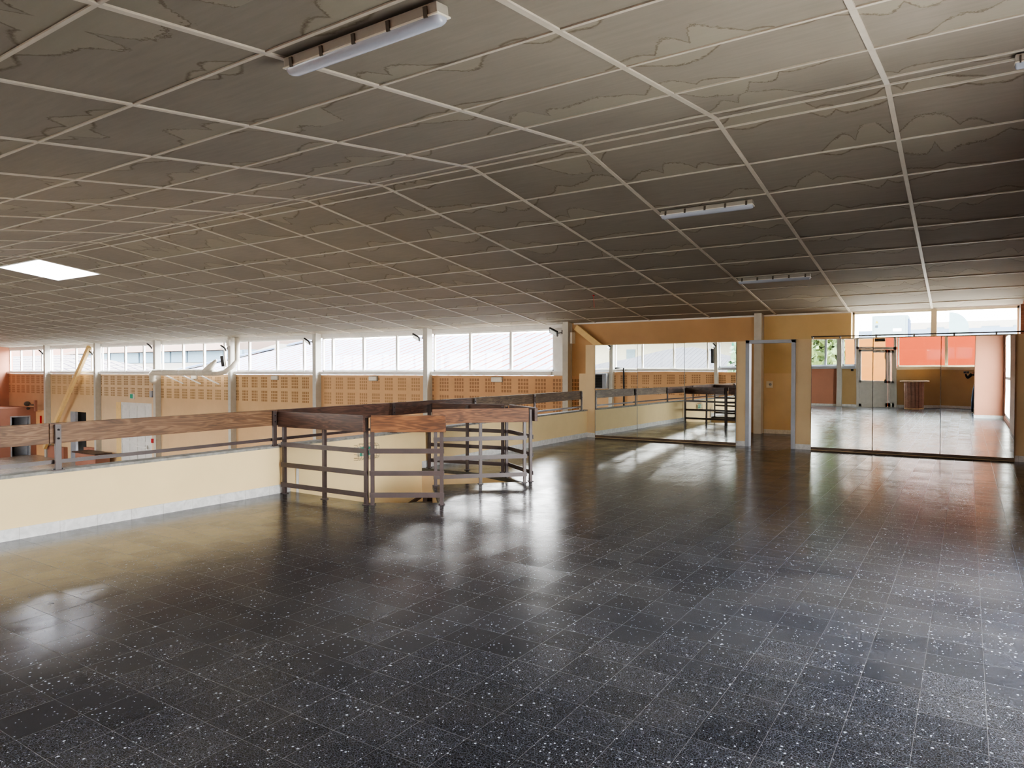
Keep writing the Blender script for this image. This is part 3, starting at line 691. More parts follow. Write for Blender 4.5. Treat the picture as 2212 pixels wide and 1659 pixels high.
# floodlights on the columns
def flood():
    r = empty('floodlight')
    mb = MB(); mb.box(-.15, .15, -.10, .10, -.028, .02, .012)
    for k in range(7): mb.box(-.12+.04*k-.004, -.12+.04*k+.004, -.08, .08, .02, .04)
    Mx = Matrix.Translation((-.27, -.05, 0)) @ Matrix.Rotation(math.radians(25), 4, 'Y') @ Matrix.Rotation(math.radians(-48), 4, 'X')
    h = mb.build('housing', M['black'], r, Mx)
    mb = MB(); mb.box(-.115, .115, -.075, .075, -.031, -.0285); mb.build('lens', M['lens'], h)
    mb = MB(); mb.bar((0, 0, -.02), (-.14, -.05, -.04), .03, .02); mb.box(-.015, .03, -.05, .05, -.07, .05); mb.tube([(0.0, .03, 0), (.02, .04, .12), (.05, .05, .2)], .007, 6); mb.build('bracket', M['black'], r)
    return r
f0 = flood()
fl = [(colx[6]-.11, 2.64, 'black floodlight at the top of the column beside the orange wall'), (colx[5]-.11, 2.63, 'black floodlight at the upper left corner of the largest window'), (colx[4]-.11, 2.62, 'floodlight on the column above the corner of the stair railing'),
      (colx[3]-.12, 2.47, 'floodlight above the screen on the pipe column'), (colx[2]-.11, 2.66, 'black floodlight on the column right of the white double door'), (colx[1]-.13, 2.45, 'floodlight at the top of the left diagonal brace'), (colx[0]-.11, 2.55, 'floodlight on the furthest left column')]
for i, (x, z, l) in enumerate(fl):
    o = f0 if i == 0 else dup(f0, (0, 0, 0)); o.location = (x, YB-.2, z); o.rotation_euler = (0, 0, 0); tag(o, l, 'floodlight', 'floodlights on the steel columns')
for x, l in ((colx[5], 'floodlight reflected at the left of the smaller mirror'), (colx[6], 'floodlight reflected at the right of the smaller mirror')):
    o = dup(f0, (x-.11, YF+.14, 2.62), PI/1.0, l); o.location.x = x+.11 if False else x-.11; o.rotation_euler = (0, 0, -PI/2-.5)
# emergency lights under the sills
def emer():
    r = empty('emergency_light'); mb = MB(); mb.box(-.19, .19, -.07, 0, -.075, .075, .03); mb.build('cover', M['plastic'], r)
    mb = MB(); mb.box(-.205, .205, -.012, -.0005, -.085, .085, .004); mb.build('back_plate', M['cap'], r); return r
e0 = emer()
for i, (x, z, l) in enumerate([(-12.06, 1.262, 'white emergency light under the largest window'), (-17.27, 1.262, 'white emergency light above the left guard rail plank'), (-22.55, 1.262, 'white emergency light right of the pipe column'), (-27.9, 1.255, 'white emergency light behind the pipe brackets'), (-38.45, 1.25, 'white emergency light left of the diagonal brace')]):
    o = e0 if i == 0 else dup(e0, (0, 0, 0)); o.location = (x, YB-.001, z); tag(o, l, 'emergency light', 'emergency lights under the sills')

# ventilation pipe
vp = empty('ventilation_pipe', (-27.5, YB-.45, 1.45), 0, 'fat white pipe on brackets below the fourth window, rising up the column', 'pipe'); Ti = Matrix.Translation(vp.location).inverted(); Y_ = YB-.38
mb = MB(); mb.tube([(-30.55, YB-.25, 1.05), (-30.55, Y_, 1.12), (-30.52, Y_-.03, 1.40), (-30.3, Y_-.05, 1.47), (-25.9, Y_-.05, 1.47)], .135, 14); mb.build('duct', M['pvc'], vp, Ti)
mb = MB(); mb.tube([(-25.95, Y_-.05, 1.42), (-25.5, Y_-.05, 1.44), (-25.1, Y_-.07, 1.5), (-24.78, Y_+.05, 1.72), (-24.74, YB-.14, 1.95), (-24.74, YB-.14, 2.86)], .095, 12); mb.build('riser', M['pvc'], vp, Ti)
mb = MB(); mb.tube([(-26.5, Y_-.05, 1.5), (-26.1, Y_-.05, 1.72), (-25.75, Y_-.02, 1.98)], [.14, .13, .05], 12); mb.build('branch', M['pvc'], vp, Ti)
for x in (-29.5, -28.2, -26.9):
    mb = MB()
    mb.bar((x, Y_-.05, 1.36), (x+.75, YB-.01, .98), .035, .05); mb.tube([(x-.02, Y_-.05+.14*math.cos(a), 1.47+.14*math.sin(a)) for a in [i*PI/8 for i in range(16)]], .008, 5, True)
    mb.build('bracket', M['white'], vp, Ti)
mb = MB(); mb.box(-.06, .06, -.05, .03, -.22, .22, .02)
s = mb.build('screen', M['black']); s.location = (-25.32, YB-.42, 1.93); s.rotation_euler = (math.radians(4), math.radians(-8), math.radians(60)); tag(s, 'slim black screen hung on the pipe column', 'screen')
mb = MB(); mb.box(-.02, .02, -.03, .03, -.25, .25, .01); o = mb.build('cream_board', M['pvc']); o.location = (-25.22, YB-.36, 1.93); o.rotation_euler = (0, math.radians(-8), math.radians(60)); tag(o, 'cream panel hanging behind the slim black screen', 'panel')
mb = MB(); mb.box(-25.18, -24.98, YB-.33, YB-.265, 2.55, 2.8, .01); tag(mb.build('junction_box', M['plastic']), 'small cream junction box at the top of the pipe column', 'box')
mb = MB(); mb.box(-9.43, -9.36, YB-.2, YB-.001, 2.3, 2.62, .01); tag(mb.build('junction_box', M['plastic']), 'white cable box beside the floodlight on the orange wall', 'box')

# diagonal braces
mb = MB(); mb.bar((-9.28, YB-.09, zc(YB)-.12), (-5.7, YB-.09, .09), .1, .16, (0, 0, 1)); tag(mb.build('diagonal_brace', M['brace']), 'cream diagonal brace on the orange wall behind the mirror', 'brace')
mb = MB(); mb.bar((-36.2, YB-.36, 2.72), (-41.05, YB-.36, -2.55), .14, .2, (0, 0, 1)); tag(mb.build('diagonal_brace', M['brace']), 'long cream diagonal brace across the second bay at the far left', 'brace')

# outlet, hook, ceiling screws
ou = empty('power_outlet', (-4.15+.0, YB-.012, 1.19), 0, 'white square power outlet on the wall seen through the doorway', 'outlet'); ou.location.x = -4.02
mb = MB(); mb.box(-.075, .075, -.02, 0, -.08, .08, .006); mb.build('cover_plate', M['plastic'], ou)
mb = MB(); mb.tube([(.02, -.0205, 0), (.02, -.023, 0)], .035, 16); mb.build('socket', M['greyframe'], ou)
hk = empty('ceiling_streamer', (-7.256, 14.5, zc(14.5)-.015), 0, 'short red streamer hanging from the ceiling above the partition', 'streamer')
mb = MB(); mb.ball((0, 0, 0), .03, .03, .015, 10); mb.build('rosette', M['red'], hk); mb = MB(); mb.bar((0, 0, 0), (.02, 0, -.28), .012, .004, (0, 1, 0)); mb.build('ribbon', plain('faded_red_ribbon', 'c4574c', .6), hk)

# ------------------------------------------------------------------ hall below, far left
bx = -42.79
mb = MB()
mb.box(bx-.15, bx, 17.2, YB, ZG, -.55); mb.box(bx-.15, bx, 2, 16.35, ZG, -.55); mb.box(bx-.15, bx, 16.35, 17.2, -.93, -.55); mb.box(XL, bx, 2, YB, -.55, -.45); mb.box(XL, bx-.15, 2, 2.15, ZG, -.55)
struct(mb.build('wall_annex', M['terra2']), 'low brick red room at the far left end of the hall')
d = empty('door_2', (bx, 16.78, ZG), 0, 'open grey door in the low red room at the far left', None, None, 'structure'); Ti = Matrix.Translation(d.location).inverted()
mb = MB(); mb.box(bx-.16, bx+.02, 16.30, 16.36, ZG, -.90); mb.box(bx-.16, bx+.02, 17.19, 17.25, ZG, -.90); mb.box(bx-.16, bx+.02, 16.3, 17.25, -.95, -.89); mb.build('door_frame', M['greyframe'], d, Ti)['kind'] = 'structure'
mb = MB(); mb.bar((bx-.1, 17.16, (ZG-.95)/2), (bx-.75, 16.78, (ZG-.95)/2), .04, 2.08); mb.build('door_leaf', M['doorgrey'], d, Ti)['kind'] = 'structure'
mb = MB(); mb.box(XL, -41.3, YB-.03, YB-.001, ZG, -.6); mb.mi = 1; mb.box(-41.1, -39.3, YB-.2, YB-.001, ZG, -2.45); mb.box(-37.2, -35.9, YB-.2, YB-.001, ZG, -2.3)
struct(mb.build('wall_dado', [M['peach'], M['terra2']]), 'low red dado boxes at the foot of the window wall')
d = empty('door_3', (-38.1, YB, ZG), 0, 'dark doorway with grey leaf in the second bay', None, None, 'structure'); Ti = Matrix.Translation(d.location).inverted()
mb = MB(); mb.box(-38.93, -37.33, YB+.26, YB+.3, ZG, -.5); mb.build('passage_shade_sheet', M['shade_black'], d, Ti)['kind'] = 'structure'  # flat sheet behind the doorway, the passage's darkness put into its colour
mb = MB(); mb.box(-38.93, -38.4, YB-.02, YB+.1, ZG, -.56, .004); mb.build('door_leaf', M['doorgrey'], d, Ti)['kind'] = 'structure'
d = empty('door_4', (-32.7, YB, ZG), 0, 'white panelled double door in the hall below', None, None, 'structure'); Ti = Matrix.Translation(d.location).inverted()
mb = MB(); x0, x1 = -34.0, -31.3
mb.box(x0, x1, YB+.04, YB+.08, ZG, .04)
w = (x1-x0)/4
for k in range(5): mb.box(x0+w*k-.06 if k else x0, x0+w*k+.06 if k < 4 else x1, YB+.015, YB+.04, ZG, .04)
for z in (ZG, ZG+1.15, -.1): mb.box(x0, x1, YB+.02, YB+.04, z, z+.14)
mb.build('door_leaf', M['doorwhite'], d, Ti)['kind'] = 'structure'
mb = MB(); mb.box(-32.75, -31.7, YB-.03, YB-.01, ZG+1.04, ZG+1.09); mb.box(-31.75, -31.68, YB-.04, YB+.0, ZG+.98, ZG+1.15); mb.build('push_bar', M['white'], d, Ti)['kind'] = 'structure'
mb = MB(); mb.box(-34.42, -34.0, YB-.0, YB+.08, ZG, .04); mb.build('door_reveal', M['brace'], d, Ti)['kind'] = 'structure'
ct = empty('counter', (-35.4, 16.9, ZG), 0, 'low counter with brown top and red base left of the white double door', 'counter')
mb = MB(); mb.box(-1., .95, -.3, .35, 0, .62); mb.build('base', M['terra2'], ct); mb = MB(); mb.box(-1.15, 1.1, -.4, .4, .62, .68, .01); mb.build('top', M['darkplank'], ct)
cm = empty('wall_spotlight', (-42.2, YB-.3, -.3), 0, 'dark swivel spotlight above the corner of the low red room', 'spotlight')
mb = MB(); mb.box(-.05, .12, -.05, .05, -.35, .25); mb.build('mount', M['terra2'], cm)
mb = MB(); mb.tube([(0, 0, 0), (-.45, -.1, 0)], .035, 8); mb.build('arm', M['clip'], cm); mb = MB(); mb.ball((-.7, -.1, .05), .22, .15, .14); mb.ball((-.62, -.1, -.2), .13, .1, .08); mb.build('head', M['clip'], cm)
ex = empty('exit_sign', (-32.9, YB-.005, .345), 0, 'small green exit sign above the white double door', 'sign')
mb = MB(); mb.box(-.2, .2, -.04, 0, -.13, .13, .01); mb.build('housing', M['plastic'], ex); mb = MB(); mb.box(-.17, .08, -.043, -.041, -.1, .1); mb.build('sign_face', M['green'], ex)
mb = MB(); mb.box(-31.38, -31.18, YB-.06, YB-.001, .33, .62, .01); tag(mb.build('alarm_box', M['greyframe']), 'small grey box on the wall right of the white double door', 'box')
mb = MB(); mb.box(-31.25, -31.12, YB-.08, YB-.001, ZG+1.3, ZG+1.5, .01); tag(mb.build('call_point', M['red']), 'small red call point right of the white double door', 'call point')
mb = MB(); mb.box(-42.3, -42.1, YB-.05, YB-.031, -1.3, -.9); tag(mb.build('notice', M['red']), 'small red and white notice beside the low red room', 'sign')

# ------------------------------------------------------------------ behind the camera: glazed door, table, heater
d = empty('door_5', (-3.07, YF, 0), 0, 'grey glazed double door reflected in the large mirror', None, None, 'structure'); Ti = Matrix.Translation(d.location).inverted()
g = M['steel']; x0, x1 = -3.82, -2.34
mb = MB(); mb.box(x0, x0+.1, YF-.12, YF+.03, 0, 2.88); mb.box(x1-.1, x1, YF-.12, YF+.03, 0, 2.88); mb.box(x0, x1, YF-.12, YF+.03, 2.34, 2.44); mb.box(x0, x1, YF-.12, YF+.03, 2.80, 2.88); mb.box(x0, x1, YF-.3, YF+.01, -.1, .02); mb.build('door_frame', g, d, Ti)['kind'] = 'structure'
mb = MB()
for a, b in ((-3.72, -2.69), (-2.68, -2.44)):
    mb.box(a, a+.09, YF-.08, YF, 0.02, 2.33); mb.box(b-.08, b, YF-.08, YF, .02, 2.33); mb.box(a, b, YF-.08, YF, 2.22, 2.33); mb.box(a, b, YF-.08, YF, 1.0, 1.09); mb.box(a, b, YF-.08, YF, .0, .15); mb.box(a, b, YF-.06, YF-.03, .1, 1.0)
mb.build('door_leaf', g, d, Ti)['kind'] = 'structure'
mb = MB()
for a, b, c, e in ((-3.7, -2.7, 1.05, 2.25), (-2.66, -2.46, 1.05, 2.25), (x0+.08, x1-.08, 2.43, 2.82)): mb.quad((a, YF-.05, c), (b, YF-.05, c), (b, YF-.05, e), (a, YF-.05, e))
mb.build('pane', M['glass'], d, Ti)['kind'] = 'structure'
mb = MB(); mb.box(-2.80, -2.74, YF, YF+.05, 1.0, 1.16); mb.box(-2.79, -2.77, YF, YF+.03, 1.95, 2.2); mb.build('door_handle', M['black'], d, Ti)['kind'] = 'structure'
mb = MB(); mb.box(-2.6, -2.5, YF-.3, YF-.28, 1.0, 2.3); tag(mb.build('wood_board', M['brownwood']), 'brown board behind the narrow leaf of the glazed door', 'board')
sp = empty('spool_table', (-1.68, -2.25, 0), 0, 'brown cable spool used as a table, reflected in the large mirror', 'table')
mb = MB(); mb.tube([(0, 0, 1.075), (0, 0, 1.12)], .48, 36); mb.build('table_top', M['palewood'], sp)
mb = MB(); n = 16
for k in range(n):
    a = 2*PI*k/n; Mx = Matrix.Rotation(a, 4, 'Z'); mb.box(.29, .325, -.058, .058, .04, 1.075, .004, Mx)
mb.build('drum', M['brownwood'], sp); mb = MB(); mb.tube([(0, 0, 0), (0, 0, .04)], .33, 30); mb.build('base', M['palewood'], sp)
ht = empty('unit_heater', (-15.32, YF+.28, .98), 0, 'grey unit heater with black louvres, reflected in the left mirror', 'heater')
mb = MB(); mb.box(-.5, .5, -.279, .2, -.4, .42, .02); mb.build('casing', M['doorgrey'], ht); mb = MB(); mb.box(-.36, .3, .2, .205, -.36, .36); mb.build('opening', M['shade_black'], ht)  # heater opening is a flat sheet, shade behind the louvres painted black
mb = MB()
for k in range(8): mb.box(-.36, .3, .2, .24, -.33+.09*k, -.318+.09*k)
islands(mb, 'louvre', M['clip'], ht)
mb = MB(); mb.tube([(-14.55, YF+.12, 1.62), (-14.1, YF+.12, 1.62), (-14.1, YF+.12, -.5)], .045, 10); tag(mb.build('heating_pipe', M['black']), 'black pipe beside the unit heater, reflected in the left mirror', 'pipe')
mb = MB(); mb.box(-9.74, -9.634, YF+.05, YF+.36, 1.85, 2.5, .01); tag(mb.build('loudspeaker', M['black']), 'tall black loudspeaker on a column, reflected in the left mirror', 'loudspeaker')
mb = MB(); mb.box(-4.02, -3.92, YF, YF+.03, 1.46, 1.54, .005); tag(mb.build('wall_switch', M['black']), 'small black switch left of the glazed door', 'switch')
ex = empty('exit_sign', (-2.95, YF+.06, 2.70), 0, 'grey sign box over the glazed door, cut by the mirror top', 'sign')
mb = MB(); mb.box(-.19, .19, -.03, .03, -.06, .06, .006); mb.build('housing', M['clip'], ex)

# ------------------------------------------------------------------ person holding the phone (seen only in the mirror)
pe = None
def person():
    root = empty('person', (.36, -.42, 0), 0, 'person in dark clothes half hidden by the pillar, holding a phone up, in the mirror', 'person')
    J = [((0, 0, .95), .13), ((0, .0, 1.12), .125), ((0, .01, 1.30), .15), ((0, .0, 1.44), .09), ((0, .02, 1.52), .055), ((0, .03, 1.62), .085), ((0, .03, 1.71), .09),   # 0-6
         ((-.20, .02, 1.41), .062), ((-.33, .10, 1.24), .045), ((-.39, .27, 1.40), .034),    # left (far) arm 7-9
         ((.20, .02, 1.41), .062), ((.06, .16, 1.22), .045), ((-.20, .28, 1.40), .034),     # 10-12
         ((-.10, 0, .9), .09), ((-.16, .03, .5), .062), ((-.19, 0, .1), .042), ((-.19, .13, .04), .036),   # 13-16
         ((.10, 0, .9), .09), ((.12, .03, .5), .062), ((.13, 0, .1), .042), ((.13, .13, .04), .036)]
    E_ = [(0, 1), (1, 2), (2, 3), (3, 4), (4, 5), (5, 6), (3, 7), (7, 8), (8, 9), (3, 10), (10, 11), (11, 12), (0, 13), (13, 14), (14, 15), (15, 16), (0, 17), (17, 18), (18, 19), (19, 20)]
    def skin(name, J, E_, mat, rootv=0):
        me = bpy.data.meshes.new(name); me.from_pydata([j[0] for j in J], E_, []); o = bpy.data.objects.new(name, me); C.objects.link(o); o.parent = root
        m = o.modifiers.new('skin', 'SKIN'); 
        for v, j in zip(me.skin_vertices[0].data, J): v.radius = (j[1], j[1])
        me.skin_vertices[0].data[rootv].use_root = True
        s = o.modifiers.new('sub', 'SUBSURF'); s.levels = 2; s.render_levels = 2; m.use_smooth_shade = True
        me.materials.append(mat); return o
    jersey = NT('dark_clothes'); x, y, z = jersey.xyz(jersey.obj())
    jersey.base(jersey.ramp(jersey.math('MULTIPLY', z, .5), [(.0, '141416'), (.06, '3d4d66'), (.44, '3d4d66'), (.455, '1f1c1c'), (.73, '1f1c1c'), (.745, 'c8977a'), (.80, 'c8977a')], 'CONSTANT')); jersey.b.inputs['Roughness'].default_value = .8
    body = skin('body', J, E_, jersey.m)
    skinm = plain('skin_tone', 'c99877', .5)
    for s, hx, pz in ((-1, -.40, 1.43), (1, -.185, 1.43)):      # hands gripping the ends of the phone
        for k in range(4):
            z = 1.475-.02*k; L = [1., 1.1, 1.05, .85][k]*.03
            fj = [((hx, .28, z-.02), .011), ((hx-s*-.0, .30+L*.8, z-.005), .009), ((hx+s*-.02, .31+L*.9, z), .008), ((hx+s*-.035, .415, z+.0), .007)]
            skin('finger', fj, [(0, 1), (1, 2), (2, 3)], skinm)
        skin('thumb', [((hx, .28, 1.43), .012), ((hx-s*.012, .33, 1.445), .010), ((hx-s*.03, .36, 1.455), .009)], [(0, 1), (1, 2)], skinm)
        mb = MB(); mb.ball((hx, .29, 1.44), .028, .035, .045, 12); mb.build('palm', skinm, root)
    mb = MB(); mb.ball((0, -.004, 1.728), .094, .104, .088); mb.build('hair', plain('dark_hair', '2a211c', .6), root)
    mb = MB(); mb.ball((-.032, .108, 1.665), .010, .006, .006, 10); mb.ball((.032, .108, 1.665), .010, .006, .006, 10); islands(mb, 'eye', M['black'], root)
    mb = MB(); mb.ball((0, .125, 1.63), .013, .018, .022); mb.build('nose', skinm, root)
    mb = MB(); mb.ball((0, .113, 1.59), .025, .008, .006); mb.build('mouth', M['red'], root)
    return root
person()
ph = empty('phone', (.07, -.035, 1.5), 0, 'black phone held up sideways in the mirror', 'phone')
ph.location = (.07, -.03, 1.455)
mb = MB(); mb.box(-.155, .005, -.006, .006, -.035, .042, .004); mb.build('case', M['black'], ph)
mb = MB(); mb.tube([(-.13, .006, .02), (-.13, .009, .02)], .01, 12); mb.build('lens', M['doorgrey'], ph)

# ------------------------------------------------------------------ outside, ahead
mb = MB(); mb.box(-140, 80, YB+2, 140, ZG-.6, ZG-.5); mb.box(-140, 80, -140, YF-2, ZG-.6, ZG-.5); mb.box(3, 80, YF-2, YB+2, ZG-.6, ZG-.5)
struct(mb.build('ground', plain('pale_ground', 'b5b0a6', .8)), 'pale ground outside')
nb = empty('neighbour_roof', (-22, 26, 0), 0, 'large sheet metal roof with rusty stripes outside the right windows', 'roof'); Ti = Matrix.Translation(nb.location).inverted()
def rz_(y): return 1.0+.27*(y-22)
mb = MB(); mb.quad((-41.2, 21, rz_(21)), (-6, 21, rz_(21)), (-6, 31.6, rz_(31.6)), (-36.7, 31.6, rz_(31.6))); mb.quad((-36.7, 31.6, rz_(31.6)), (-6, 31.6, rz_(31.6)), (-6, 42, .8), (-33, 42, .8))
mb.build('sheeting', metal_stripes('striped_sheet_metal', '62646c', '4c5a6e', '56322c', .62), nb, Ti)
mb = MB(); mb.bar((-41.4, 21, rz_(21)+.05), (-36.9, 31.6, rz_(31.6)+.05), 1.3, .08); mb.build('verge', outside('blue_grey_flashing', '93a6c4', .5), nb, Ti)
mb = MB(); mb.box(-41, -6, 21.3, 41.5, ZG-.5, .7); mb.build('wall', outside('pale_render', 'c9c4ba', .8), nb, Ti)
wb = empty('white_building', (-45, 30, 0), 0, 'long white flat roofed building behind the striped roof', 'building'); Ti = Matrix.Translation(wb.location).inverted()
mb = MB(); mb.prism_axis([(-55, ZG-.5), (-37, ZG-.5), (-37, 3.3), (-43, 2.2), (-55, 1.2)], 29, 36, 'y'); mb.build('wall', outside('white_render', 'dedad0', .8), wb, Ti)
hb = empty('tiled_house', (-68, 30, 0), 0, 'house with white scalloped roof tiles outside the two far left windows', 'house'); Ti = Matrix.Translation(hb.location).inverted()
mb = MB(); mb.quad((-86, 24, 1.2), (-57, 24, 1.2), (-65, 30, 3.0), (-86, 30, 3.0)); mb.quad((-86, 36, 1.2), (-57, 36, 1.2), (-65, 30, 3.0), (-86, 30, 3.0)); mb.quad((-57, 24, 1.2), (-57, 36, 1.2), (-65, 30, 3.0)); mb.build('tiles', roof_tiles('pale_roof_tiles', '605c5a', '37333c'), hb, Ti)
mb = MB(); mb.box(-85.5, -59.5, 24.6, 35.5, ZG-.5, 1.3); mb.build('wall', outside('pale_house_wall', 'd6cfc4', .8), hb, Ti)
pb = empty('pink_building', (-85, 50, 0), 0, 'pale pink building rising behind the tiled house', 'building'); Ti = Matrix.Translation(pb.location).inverted()
mb = MB(); mb.box(-135, -101, 50, 60, ZG-.5, 7); mb.build('wall', outside('pale_pink_wall', 'cfa598', .8), pb, Ti)
bb = empty('glazed_building', (-75, 45, 0), 0, 'low building with a row of blue windows and brown roof', 'building'); Ti = Matrix.Translation(bb.location).inverted()
mb = MB(); mb.box(-98, -62, 45, 60, ZG-.5, 2.5); mb.build('wall', outside('white_wall', 'e2dfd8', .8), bb, Ti)
mb = MB()
for k in range(11): mb.box(-99+3.3*k, -96.0+3.3*k, 44.9, 45.1, 2.55, 3.75)
islands(mb, 'window', outside('pale_blue_glass', 'a9c4d8', .3), bb, Ti)
mb = MB(); mb.box(-100, -62, 45.05, 60, 2.5, 3.8); mb.build('upper_wall', outside('blue_grey_wall', '8ea0b4', .7), bb, Ti)
mb = MB(); mb.prism_axis([(44, 3.8), (60, 3.8), (52, 6.3)], -100, -66, 'x'); mb.build('roof', outside('brown_tile_roof', 'b39b90', .8), bb, Ti)
mb = MB(); mb.box(-62, -61.7, 20.5, 20.8, ZG, 6); o = tag(mb.build('blue_post', outside('blue_paint', '5f8fe0', .5)), 'bright blue post outside the far left window', 'post'); o.location = (-.1, 0, 0)
# hvac unit on the roof outside the upper right window
hv = empty('ventilation_unit', (-1.75, 21.4, 0), 0, 'pale blue ventilation cabinet outside the window above the large mirror', 'ventilation unit')
pale = outside('pale_blue_enamel', 'b4cdd6', .4, 0, .03)
mb = MB(); mb.box(-.42, .42, -.4, .4, .2, 3.0-.0, .01); mb.build('cabinet', pale, hv)
mb = MB(); mb.box(-.37, .37, -.415, -.4, 2.3, 2.96, .004); mb.build('access_panel', pale, hv)
mb = MB()
for k in range(4): mb.box(.42, .45, -.35+.18*k, -.22+.18*k, 1.0, 2.9)
islands(mb, 'louvre', outside('blue_grey_louvre', '7d8fb0', .5), hv)
yt = outside('warning_yellow', 'd9c545', .5); mb = MB(); v = [mb.bm.verts.new(p) for p in ((-.34, -.417, 2.80), (-.26, -.417, 2.80), (-.30, -.417, 2.87))]; mb.bm.faces.new(v); mb.build('warning_sign', yt, hv)
mb = MB(); mb.box(-.34, -.27, -.418, -.416, 2.68, 2.745); nf = mb.build('sticker', outside('sticker_blue', '6f8fa6', .5), hv)
mb = MB(); mb.bar((-.332, -.4195, 2.69), (-.332, -.4195, 2.735), .002, .008, (1, 0, 0)); mb.bar((-.332, -.4195, 2.733), (-.312, -.4195, 2.692), .002, .008, (1, 0, 0)); mb.bar((-.312, -.4195, 2.69), (-.312, -.4195, 2.735), .002, .008, (1, 0, 0)); mb.bar((-.298, -.4195, 2.69), (-.298, -.4195, 2.735), .002, .008, (1, 0, 0)); mb.bar((-.298, -.4195, 2.732), (-.279, -.4195, 2.732), .002, .008); mb.bar((-.298, -.4195, 2.713), (-.284, -.4195, 2.713), .002, .008)
mb.build('sticker_mark', M['black'], nf)
mb = MB(); mb.box(.08, .28, -.418, -.414, 2.57, 2.65, .002); mb.build('name_plate', M['greyframe'], hv)
dm = empty('duct_elbow', (-.4, 26, 0), 0, 'curved sheet metal duct elbow outside the upper right window', 'duct')
mb = MB(); pr_ = [(-.1, 0)]+[(-.1+.52*math.sin(a), .5*math.cos(a)) for a in [i*PI/2/10 for i in range(11)]]
mb.prism_axis([(p[0], 2.86+p[1]) for p in pr_], -.4, .4, 'y'); mb.build('elbow', outside('pale_sheet', 'aecbd2', .4), dm); mb = MB(); mb.box(-.1, .42, -.4, .4, 0, 2.86); mb.build('riser', outside('pale_sheet_riser', 'aecbd2', .4), dm)
rw = tag(MB().box(-3.5, 8, 29.5, 30, 0, 3.05).build('roof_wall', outside('pale_blue_wall', '9fb3cc', .6)), 'pale blue roof edge wall outside the upper right window', 'wall')
hs = empty('white_house', (3, 46, 0), 0, 'white house with small windows beyond the roof edge', 'house'); Ti = Matrix.Translation(hs.location).inverted()
mb = MB(); mb.box(-3.2, 14, 45, 52, ZG-.5, 4.25); mb.build('wall', outside('white_house_wall', 'ddd8cf', .8), hs, Ti)
mb = MB()
for x in (-1.9, .6, 2.0, 5): mb.box(x, x+.8, 44.95, 45, 3.2, 3.95)
islands(mb, 'window', outside('grey_blue_pane', '9fb0bd', .4), hs, Ti)
tb = tag(MB().box(-8.5, -4.6, 26, 34, ZG-.5, 3.9).build('grey_building', outside('grey_blue_cladding', 'aab2c4', .7)), 'grey clad building left of the ventilation cabinet', 'building')

# outside, behind the camera (seen in the mirrors)
ob = empty('orange_building', (-2, -9.5, 0), 0, 'building clad in apricot and red orange panels, reflected in the mirror', 'building'); Ti = Matrix.Translation(ob.location).inverted()
mb = MB(); mb.box(-5.05, -3.28, -10, -9, ZG-.5, 3.45); mb.build('apricot_cladding', plain('apricot_panel', (.12, .050, .014, 1), .9, 0, .03, 6., 0., 0.), ob, Ti)
mb = MB(); mb.box(-3.28, 5, -10, -9.02, ZG-.5, 3.45); mb.build('red_cladding', plain('red_orange_panel', (.085, .014, .006, 1), .9, 0, .03, 6., 0., 0.), ob, Ti)
rl = empty('balcony_railing', (-4, -6, 0), 0, 'pale railing outside the glazed door', 'railing'); mb = MB()
for k in range(14): mb.box(-1.2+.16*k, -1.18+.16*k, 0, .02, -.2, .95)
islands(mb, 'bar', M['white'], rl); mb = MB(); mb.box(-1.2, 1, 0, .04, .95, 1.0); mb.build('top_rail', M['white'], rl)
ch = empty('cream_house', (-20, -26, 0), 0, 'cream house with tiled roof reflected in the left mirror', 'house'); Ti = Matrix.Translation(ch.location).inverted()
mb = MB(); mb.box(-42, -14.0, -36, -27, ZG-.5, 4.2); mb.build('wall', outside('cream_house_wall', 'ddd6bf', .8), ch, Ti)
mb = MB(); mb.prism_axis([(-37, 4.2), (-26, 4.2), (-31.5, 6.2)], -43, -13.5, 'x'); mb.build('roof', roof_tiles('grey_roof_tiles', '565049', '3a352f'), ch, Ti)
mb = MB()
for x in (-24.6, -17.6): mb.box(x, x+.9, -27, -26.95, 2.0, 3.2)
islands(mb, 'window', outside('house_pane', '8fa0a8', .4), ch, Ti)
tn = empty('hip_roof_shed', (-16.5, -20, 0), 0, 'pale grey hipped roof reflected in the smaller mirror', 'roof'); Ti = Matrix.Translation(tn.location).inverted()
mb = MB(); A = (-16.3, -19.5, 3.15)
cs = [(-24, -14, 1.4), (-10, -14, 1.4), (-10, -25, 1.4), (-24, -25, 1.4)]
for i in range(4): mb.quad(cs[i], cs[(i+1) % 4], A)
mb.build('roof', metal_stripes('grey_ribbed_roof', '403f42', '39383b', '323134', .3), tn, Ti); mb = MB(); mb.box(-23.5, -10.5, -24.5, -14.5, ZG-.5, 1.4); mb.build('wall', outside('shed_wall', 'bbb8b0', .8), tn, Ti)
ms = empty('lattice_mast', (-14.6, -24, 0), 0, 'green steel mast with diagonal stay reflected in the smaller mirror', 'mast')
mb = MB(); mb.box(-.12, .12, -.12, .12, ZG-.5, 7, .0); mb.bar((0, 0, 4.6), (2.4, 0, 1.2), .12, .12); mb.bar((.0, 0, 5.4), (2.9, 0, 1.2), .08, .08); mb.build('mast', outside('green_paint', '4fa08a', .5), ms)
